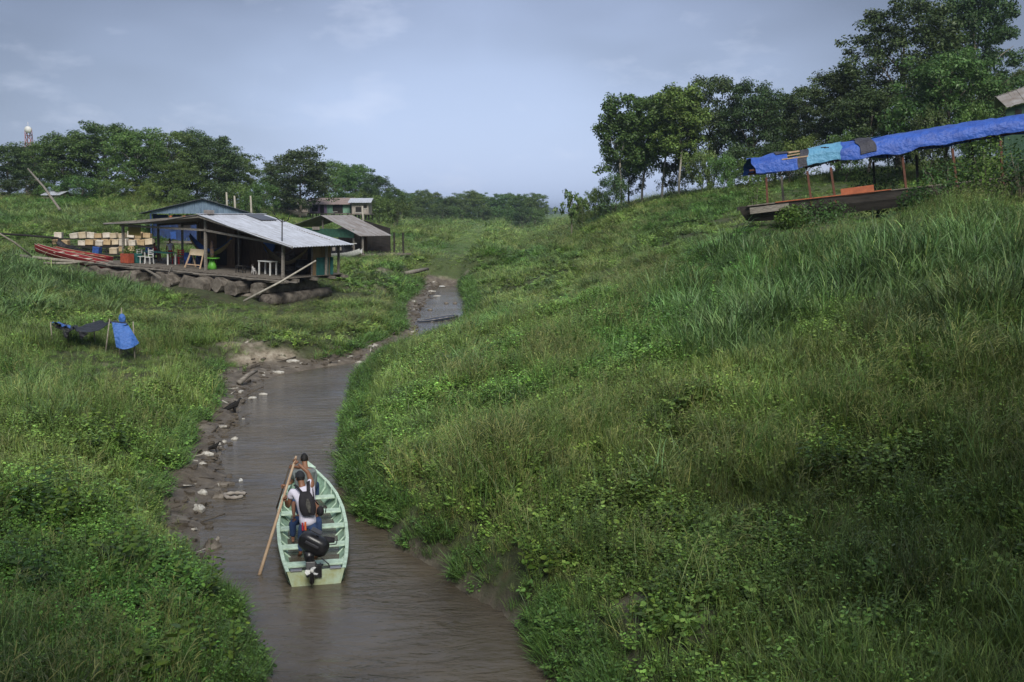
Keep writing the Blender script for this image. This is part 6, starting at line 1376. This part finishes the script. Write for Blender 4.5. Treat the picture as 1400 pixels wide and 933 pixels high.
# ================================================================== TARP SHELTER
TY = 36.8
sh = thing('tarp_shelter', 'makeshift shelter of thin sticks with sagging black and blue tarps on the left bank', 'shelter', (at(125, 490, TY).x, TY, hz(at(125, 490, TY).x, TY))); so = sh.location.copy()
def ts_(u, v, y): return at(u, v, y) - so
for (u, vt, y, ub) in [(69, 440, TY - .4, 70), (92.5, 444, TY + .5, 92.5), (128, 437, TY + 1.5, 128), (150, 436, TY - .6, 140), (166, 421, TY + 1.2, 165), (182, 440, TY - .5, 182), (162, 447, TY - .2, 162)]:
    a = ts_(ub, vt, y); p = at(ub, vt, y); a.z = hz(p.x, y) - so.z - .15; MB().tube([a, ts_(u, vt, y)], [.03, .022], 6).build('stick', m_stick, sh)
def sheet(name, A, B_, Cc, D_, sag, mat, nu=18, nv=9, seed=0, th=.012):
    """sagging cloth between corners A-B (front edge) and D-C (back edge)"""
    mb = MB(); rows = []
    for i in range(nv + 1):
        g = i / nv; row = []
        for k in range(nu + 1):
            f = k / nu; p = A.lerp(B_, f).lerp(D_.lerp(Cc, f), g); s_ = math.sin(math.pi * f) ** .8 * sag * (1 - .8 * g); n_ = float(vnoise(np.array([f * 7 + seed]), np.array([g * 4 + seed]))[0]) - .5
            row.append(p - Vector((0, 0, s_)) + Vector((n_ * .05, n_ * .08, n_ * .09)))
        rows.append(row)
    mb.grid(rows, True); mb.grid([[p - Vector((0, .004, th)) for p in r_] for r_ in rows][::-1], True); return mb.build(name, mat, sh)
sheet('black_tarp', ts_(71, 442, TY - .4), ts_(104, 449, TY - .5), ts_(104, 446, TY + .7), ts_(93, 443, TY + 1.0), .2, m_tblack, seed=1)
sheet('black_tarp', ts_(99, 448, TY - .5), ts_(150, 441, TY - .6), ts_(129, 439, TY + 1.5), ts_(100, 446, TY + .9), .28, m_tblack, seed=2)
sheet('black_tarp', ts_(148, 438, TY - .6), ts_(175, 443, TY - .4), ts_(170, 440, TY + 1.0), ts_(150, 439, TY + 1.0), .10, m_tblack, seed=3)
sheet('blue_tarp', ts_(71, 440.5, TY - .35), ts_(97, 448, TY - .2), ts_(94, 444, TY + .6), ts_(78, 441, TY + .5), .02, m_tsky, seed=4)
MB().add([ts_(u, v, TY - .7) for u, v in [(82, 447), (96, 450), (91, 463), (88, 461)]] + [ts_(u, v, TY - .69) for u, v in [(82, 447), (96, 450), (91, 463), (88, 461)]], [(0, 1, 2, 3), (7, 6, 5, 4)]).build('hanging_flap', m_tblack, sh)
MB().add([ts_(u, v, TY - .7) for u, v in [(106, 452), (121, 456), (111, 464)]] + [ts_(u, v, TY - .69) for u, v in [(106, 452), (121, 456), (111, 464)]], [(0, 1, 2), (5, 4, 3)]).build('hanging_flap', m_tblack, sh)
mb = MB(); rows = []; nu = 12; nv = 14
TL, TR, BRt, BLt = ts_(153, 441, TY - .65), ts_(174, 443, TY - .3), ts_(191, 469, TY - .9), ts_(158, 475, TY - .8)
for i in range(nv + 1):
    g = i / nv; row = []
    for k in range(nu + 1):
        f = k / nu; p = TL.lerp(TR, f).lerp(BLt.lerp(BRt, f), g); p += Vector((0, .06 * math.sin(f * 9 + g * 2) * g, -.14 * math.sin(math.pi * f) * g)); row.append(p)
    rows.append(row)
mb.grid(rows, True); mb.grid([[p + Vector((0, .012, 0)) for p in r_] for r_ in rows][::-1], True); mb.build('blue_tarp', m_tsky, sh)
kn = MB(); kn.ball(ts_(167, 436, TY + 1.1), (.14, .1, .2), 10, 7); kn.build('blue_bundle', m_tsky, sh)

# ================================================================== VULTURES
def vulture(u, v, hgt_px, face, label):
    p = atz(u, v, .12); gz = hz(p.x, p.y); s = hgt_px * p.y / F / .55
    f = Vector((math.cos(face), math.sin(face), 0)); U = Vector((0, 0, 1)); r_ = f.cross(U)
    base = Vector((p.x, p.y, max(gz, 0)))
    def q(a, b, c): return base + (f * a + r_ * b + U * c) * s
    nd = {'tail': (q(-.36, 0, .22), (.05 * s, .02 * s)), 'rump': (q(-.20, 0, .28), .08 * s), 'body': (q(0, 0, .36), (.115 * s, .12 * s)), 'br': (q(.10, 0, .42), .09 * s), 'nk': (q(.16, 0, .50), .04 * s), 'hd': (q(.20, 0, .575), .036 * s), 'bk': (q(.28, 0, .56), .014 * s),
          'lt': (q(-.01, .06, .22), .035 * s), 'ls': (q(.02, .06, .10), .014 * s), 'lf': (q(.02, .06, .01), .012 * s), 'rt': (q(-.01, -.06, .22), .035 * s), 'rs': (q(.02, -.06, .10), .014 * s), 'rf': (q(.02, -.06, .01), .012 * s), 'lt2': (q(.09, .07, .01), .01 * s), 'rt2': (q(.09, -.07, .01), .01 * s)}
    V, Fc = skin_graph(nd, [('tail', 'rump'), ('rump', 'body'), ('body', 'br'), ('br', 'nk'), ('nk', 'hd'), ('hd', 'bk'), ('body', 'lt'), ('lt', 'ls'), ('ls', 'lf'), ('lf', 'lt2'), ('body', 'rt'), ('rt', 'rs'), ('rs', 'rf'), ('rf', 'rt2')], 'body')
    o = MB().add(V, Fc, True).build('vulture', m_feather); tag(o, label, 'bird', 'vultures on the left mud bank')
    for sg_ in (-1, 1):
        w = MB(); rows = []
        for i in range(7):
            g = i / 6; rows.append([q(.10 - .48 * g, sg_ * (.115 + .015 * math.sin(math.pi * g) - .04 * g), .44 - .20 * g + .06 * (1 - g * .5) * a) for a in (1, .3, -.5, -1.2 + g * .5)])
        w.grid(rows, True); w.grid([[p2 - r_ * sg_ * .02 * s for p2 in rr] for rr in rows][::-1], True); w.build('wing', m_feather, o)
    return o
vulture(321, 563, 22, math.radians(35), 'black vulture with raised body at the grass edge of the left mud bank')
vulture(295, 616, 15, math.radians(10), 'black vulture standing on the mud close to the water, nearer the boat')

# ================================================================== LITTER, ROCKS, DRIFTWOOD ON THE MUD
def rag(u, v, wpx, hpx, label, mat=None, name='crumpled_sheet', cat='litter', rot=0, seed=0, thick=.10):
    p = atz(u, v, .12); sx = wpx * p.y / F / 2; sy = hpx * p.y / F / 2 / .33 * .8; g = random.Random(int(u * 7 + v)); mb = MB(); rows = []
    n_ = 14
    outl = [g.uniform(.65, 1.15) for _ in range(n_)]
    for j in range(7):
        f = j / 6; rows.append([Vector((math.cos(2 * math.pi * k / n_) * f * outl[k] * sx, math.sin(2 * math.pi * k / n_) * f * outl[k] * sy, thick * (1 - f ** 2) * g.uniform(.2, 1.2) + .015)) for k in range(n_)])
    mb.grid(rows, False, 0, True); mb.add([Vector((q.x, q.y, -.05)) for q in rows[-1]] + rows[-1], [(k, (k + 1) % n_, n_ + (k + 1) % n_, n_ + k) for k in range(n_)])
    o = mb.build(name, mat or m_rag); o.location = (p.x, p.y, max(hz(p.x, p.y), 0)); o.rotation_euler = (0, 0, rot); return tag(o, label, cat, 'scraps of litter on the banks' if cat == 'litter' else None)
RG = [(270, 692, 20, 18, 'largest dirty white sheet lying on the mud left of the boat', m_rag, .5), (277, 672, 16, 10, 'torn white scrap above the largest sheet on the mud', m_rag, .2), (281, 626, 24, 6, 'long white scrap at the grass edge below the nearer vulture', m_rag, .1), (277, 644, 14, 5, 'small pale scrap on the mud below the long white scrap', m_rag, 0),
      (321, 595, 13, 7, 'pale rounded scrap at the waterline right of the nearer vulture', m_rag, 0), (306, 600, 8, 6, 'pale stone beside the nearer vulture', m_rag, 0), (297, 730, 7, 8, 'small grey lump at the waterline below the tyre-like ring', m_greyw, 0), (329, 651, 6, 5, 'tiny white scrap floating off the left bank', m_white, 0), (201, 499, 16, 5, 'crumpled white bag in the grass right of the shelter', m_white, 0), (167, 487, 6, 4, 'white bottle under the shelter', m_white, 0),
      (360, 535, 14, 5, 'pale flat scrap at the bend of the left bank', m_rag, 0), (508, 466, 12, 6, 'white bag on the point between the two water reaches', m_white, 0), (492, 492, 16, 4, 'pale rags at the inner end of the near water reach', m_rag, 0), (604, 390, 10, 6, 'white scrap at the head of the far water reach', m_white, 0), (577, 384, 9, 5, 'pale bag in the grass left of the far water reach', m_rag, 0), (586, 398, 24, 5, 'pale rubbish strip on the left of the far water reach', m_rag, 0), (598, 403, 16, 5, 'rubbish lump on the edge of the far water reach', m_rag, 0), (497, 420, 8, 4, 'small pale bag in the grass below the house corner', m_rag, 0),
      (330, 466, 30, 5, 'pale bare scrap patch on the near path above the bank', m_rag, 0), (400, 497, 26, 6, 'pale broken slab on the bend of the left bank', m_rag, 0), (380, 508, 24, 6, 'second pale slab just below the broken one at the bend', m_rag, 0), (345, 540, 14, 7, 'flat pale slab beside the driftwood', m_rag, 0)]
for u, v, wp, hp, lb, mt, ro in RG: rag(u, v, wp * .85, hp * .8, lb, mt, 'crumpled_scrap', 'litter', ro, thick=.05)
rag(303, 657, 32, 9, 'flat muddy sheet lying half in the water left of the boat', m_log, 'muddy_sheet', 'litter', .1, thick=.05); rag(289, 740, 26, 12, 'heap of brown debris at the waterline left of the pole foot', m_log, 'debris_heap', 'debris', .3, thick=.16); rag(300, 672, 24, 11, 'muddy mound with pale edge on the left shore', m_log, 'mud_clod', 'mound', .1, thick=.12)
p = atz(321, 678, .04); ty = MB(); ty.tube([(math.cos(a) * (.24 + .03 * math.sin(a * 3)), math.sin(a) * .2, .01) for a in np.linspace(0.5, 5.9, 17)], [.03 + .02 * (i_ % 2) for i_ in range(17)], 8, cap=False); to_ = ty.build('ring_of_scrap', m_greyw); to_.location = p; tag(to_, 'pale ring of scrap half sunk at the waterline left of the boat', 'litter')
a, b = atz(326, 524, .25), atz(351, 507, .55); stick([a, a.lerp(b, .5) + Vector((0, 0, .05)), b], [.10, .09, .06], 'driftwood', 'grey driftwood log lying slantwise at the bend of the left bank', 'log', m_plank)
a, b = atz(335, 470, .9), atz(352, 460, 1.0); stick([a, b], [.05, .03], 'driftwood', 'thin pale branch on the bare path above the bend', 'branch', m_barkpale)
a, b = at(554, 374, 84), at(585, 368, 88); stick([a, a.lerp(b, .5), b], [.16, .18, .14], 'driftwood', 'pale log on the far bank where the channel turns', 'log', m_plank)
for i, (u, v, lb) in enumerate([(610, 415, 'dark stone standing in the far water reach, left one'), (622, 415, 'dark stone standing in the far water reach, right one'), (588, 424, 'dark stone near the left edge of the far water reach')]):
    p = atz(u, v, .03); o_ = MB().ball((0, 0, 0), (.18, .14, .10), 9, 6).build('stone', m_log); o_.location = p; tag(o_, lb, 'stone')
# half sunken canoe in the far reach
sc_ = long_boat(571, 440, 60.0, 623, 431, 61.8, .75, .36, principled('grey_blue_hull', (.06, .075, .11), .7, noise=(.03, .04, .06), nscale=3), 'sunken_canoe', 'dark blue grey canoe lying half sunk across the far water reach', m_tingrey, .05)
# loose rubble and twigs on the wet mud
g_ = random.Random(99)
for nm_, mt_, cnt, lb_ in (('mud_debris', principled('mud_clod', (.12, .10, .078), .85, noise=(.06, .05, .038), nscale=9), 900, 'brown rubble, clods and twigs strewn over the left mud bank'), ('pale_debris', m_rag, 90, 'small pale scraps strewn over the left mud bank and sand patches')):
    mb = MB(); k = 0
    while k < cnt:
        y = 17 + 74 * g_.random() ** 1.5; mw = float(np.interp(y, MW[:, 0], MW[:, 1])); xl = float(np.interp(y, XL[:, 0], XL[:, 1])); x = xl - g_.uniform(-.35, mw + .5); k += 1
        if g_.random() > min(1, mw): continue
        z = hz(x, y)
        if z < -.12: continue
        z = max(z, -.01); s_ = g_.uniform(.02, .085) * (1 + y / 60)
        if g_.random() < .3: d = Vector((g_.uniform(-1, 1), g_.uniform(-1, 1), g_.uniform(0, .25))) * s_ * 5; mb.tube([Vector((x, y, z + .01)), Vector((x, y, z + .03)) + d], s_ * .2, 4)
        else: mb.box((x, y, z + s_ * .15), (s_ * g_.uniform(.8, 2.2), s_ * g_.uniform(.8, 1.8), s_ * g_.uniform(.3, .8)), (g_.uniform(-.3, .3), g_.uniform(-.3, .3), g_.uniform(0, 3)))
    tag(mb.build(nm_, mt_), lb_, kind='stuff')
# ================================================================== LEAFY PLANTS STANDING OUT OF THE GROUND COVER
def herb(u, v, y, hh, label, ll, mat, seed, nst=6, nl=9, name='leafy_plant'):
    x = (u - 700) / F * y; p = at(u, v, y); x = p.x; z = hz(x, y); r_ = random.Random(seed)
    t_ = thing(name, label, 'plant', (x, y, z)); B = weed_proto(r_, nst + 3, hh * 1.35, nl + 2, ll * 1.25, ll * .95, .3, .15); me = blade_mesh('foliage', B, mat); o = bpy.data.objects.new('foliage', me); COL.objects.link(o); o.parent = t_; return t_
m_herb = leaf_material('herb_leaf', (.13, .21, .04), trans=.35); m_herbd = leaf_material('dark_herb_leaf', (.06, .12, .03), trans=.3)
def ysolve(u, v):    # distance at which the sight line meets the terrain
    y = 6.0
    while y < 200:
        p = at(u, v, y)
        if p.z < hz(p.x, y) + .25: return y
        y += .1
    return 100
for i, (u, v, hh, ll, mt, lb) in enumerate([(105, 690, .85, .13, m_herb, 'yellow green leafy plant, tallest in the lower left bank'), (165, 755, .7, .14, m_herb, 'broad leaved plant right below the tall yellow green one'), (178, 700, .6, .12, m_herb, 'leafy plant beside the tall yellow green one'), (175, 915, .55, .16, m_herb, 'broad leaved plant at the bottom edge of the left bank'), (60, 800, .9, .10, m_herbd, 'dark feathery plant in the lower left corner'),
        (30, 700, .8, .12, m_herbd, 'dark leafy plant at the lower left edge'), (150, 590, .7, .13, m_herb, 'light leafy plant on the left bank below the shelter'), (262, 800, .6, .10, m_herb, 'bright leafy plant hanging over the left water edge'), (935, 715, .6, .10, m_herb, 'light leaved plant low on the right bank'), (290, 895, .8, .09, m_herb, 'bright grassy herb reaching over the water at lower left'), (512, 560, .6, .10, m_herb, 'bright creeper bush on the right bank tip beside the boat'), (505, 610, .6, .10, m_herb, 'bright creeper hanging to the water right of the boat'), (745, 770, .6, .12, m_herb, 'fresh green plant above the right water edge'), (720, 640, .6, .1, m_herb, 'fresh green plant midway up the right bank'),
        (1135, 640, .7, .1, m_herbd, 'dark leafy plant in the shaded right slope'), (880, 830, .6, .09, m_herb, 'small plant beside the eroded gully at the bottom right'), (225, 610, .6, .10, m_herb, 'bright herb clump at the edge of the left mud')]):
    herb(u, v, ysolve(u, v), hh, lb, ll, mt, 500 + i, 8, 10)
# ================================================================== HILLS AND HAZE
hlm = MB(); rows = []
for i in range(3):
    rows.append([Vector((20 + k * 16 - 60, 1500 + i * 60, [-3, 1, 0][i] * 1.0 + (12 + 7 * math.sin(k * .5) + 4 * math.sin(k * 1.3)) * (i == 1))) for k in range(30)])
hlm.grid(rows, True); hills = hlm.build('hills', principled('far_forest', (.04, .07, .03), .95, noise=(.03, .05, .025), nscale=.05)); tag(hills, 'low wooded hills on the horizon', kind='structure')
hzm = bpy.data.materials.new('air'); hzm.use_nodes = True; t = hzm.node_tree; t.nodes.remove(t.nodes['Principled BSDF']); pv_ = t.nodes.new('ShaderNodeVolumePrincipled'); pv_.inputs['Color'].default_value = (.62, .74, .93, 1); pv_.inputs['Density'].default_value = .0003; pv_.inputs['Anisotropy'].default_value = .3; t.links.new(pv_.outputs[0], t.nodes['Material Output'].inputs['Volume'])
ho_ = MB().box((0, 2900, 17), (10600, 7000, 41)).build('haze', hzm); tag(ho_, 'thin tropical haze', kind='stuff')
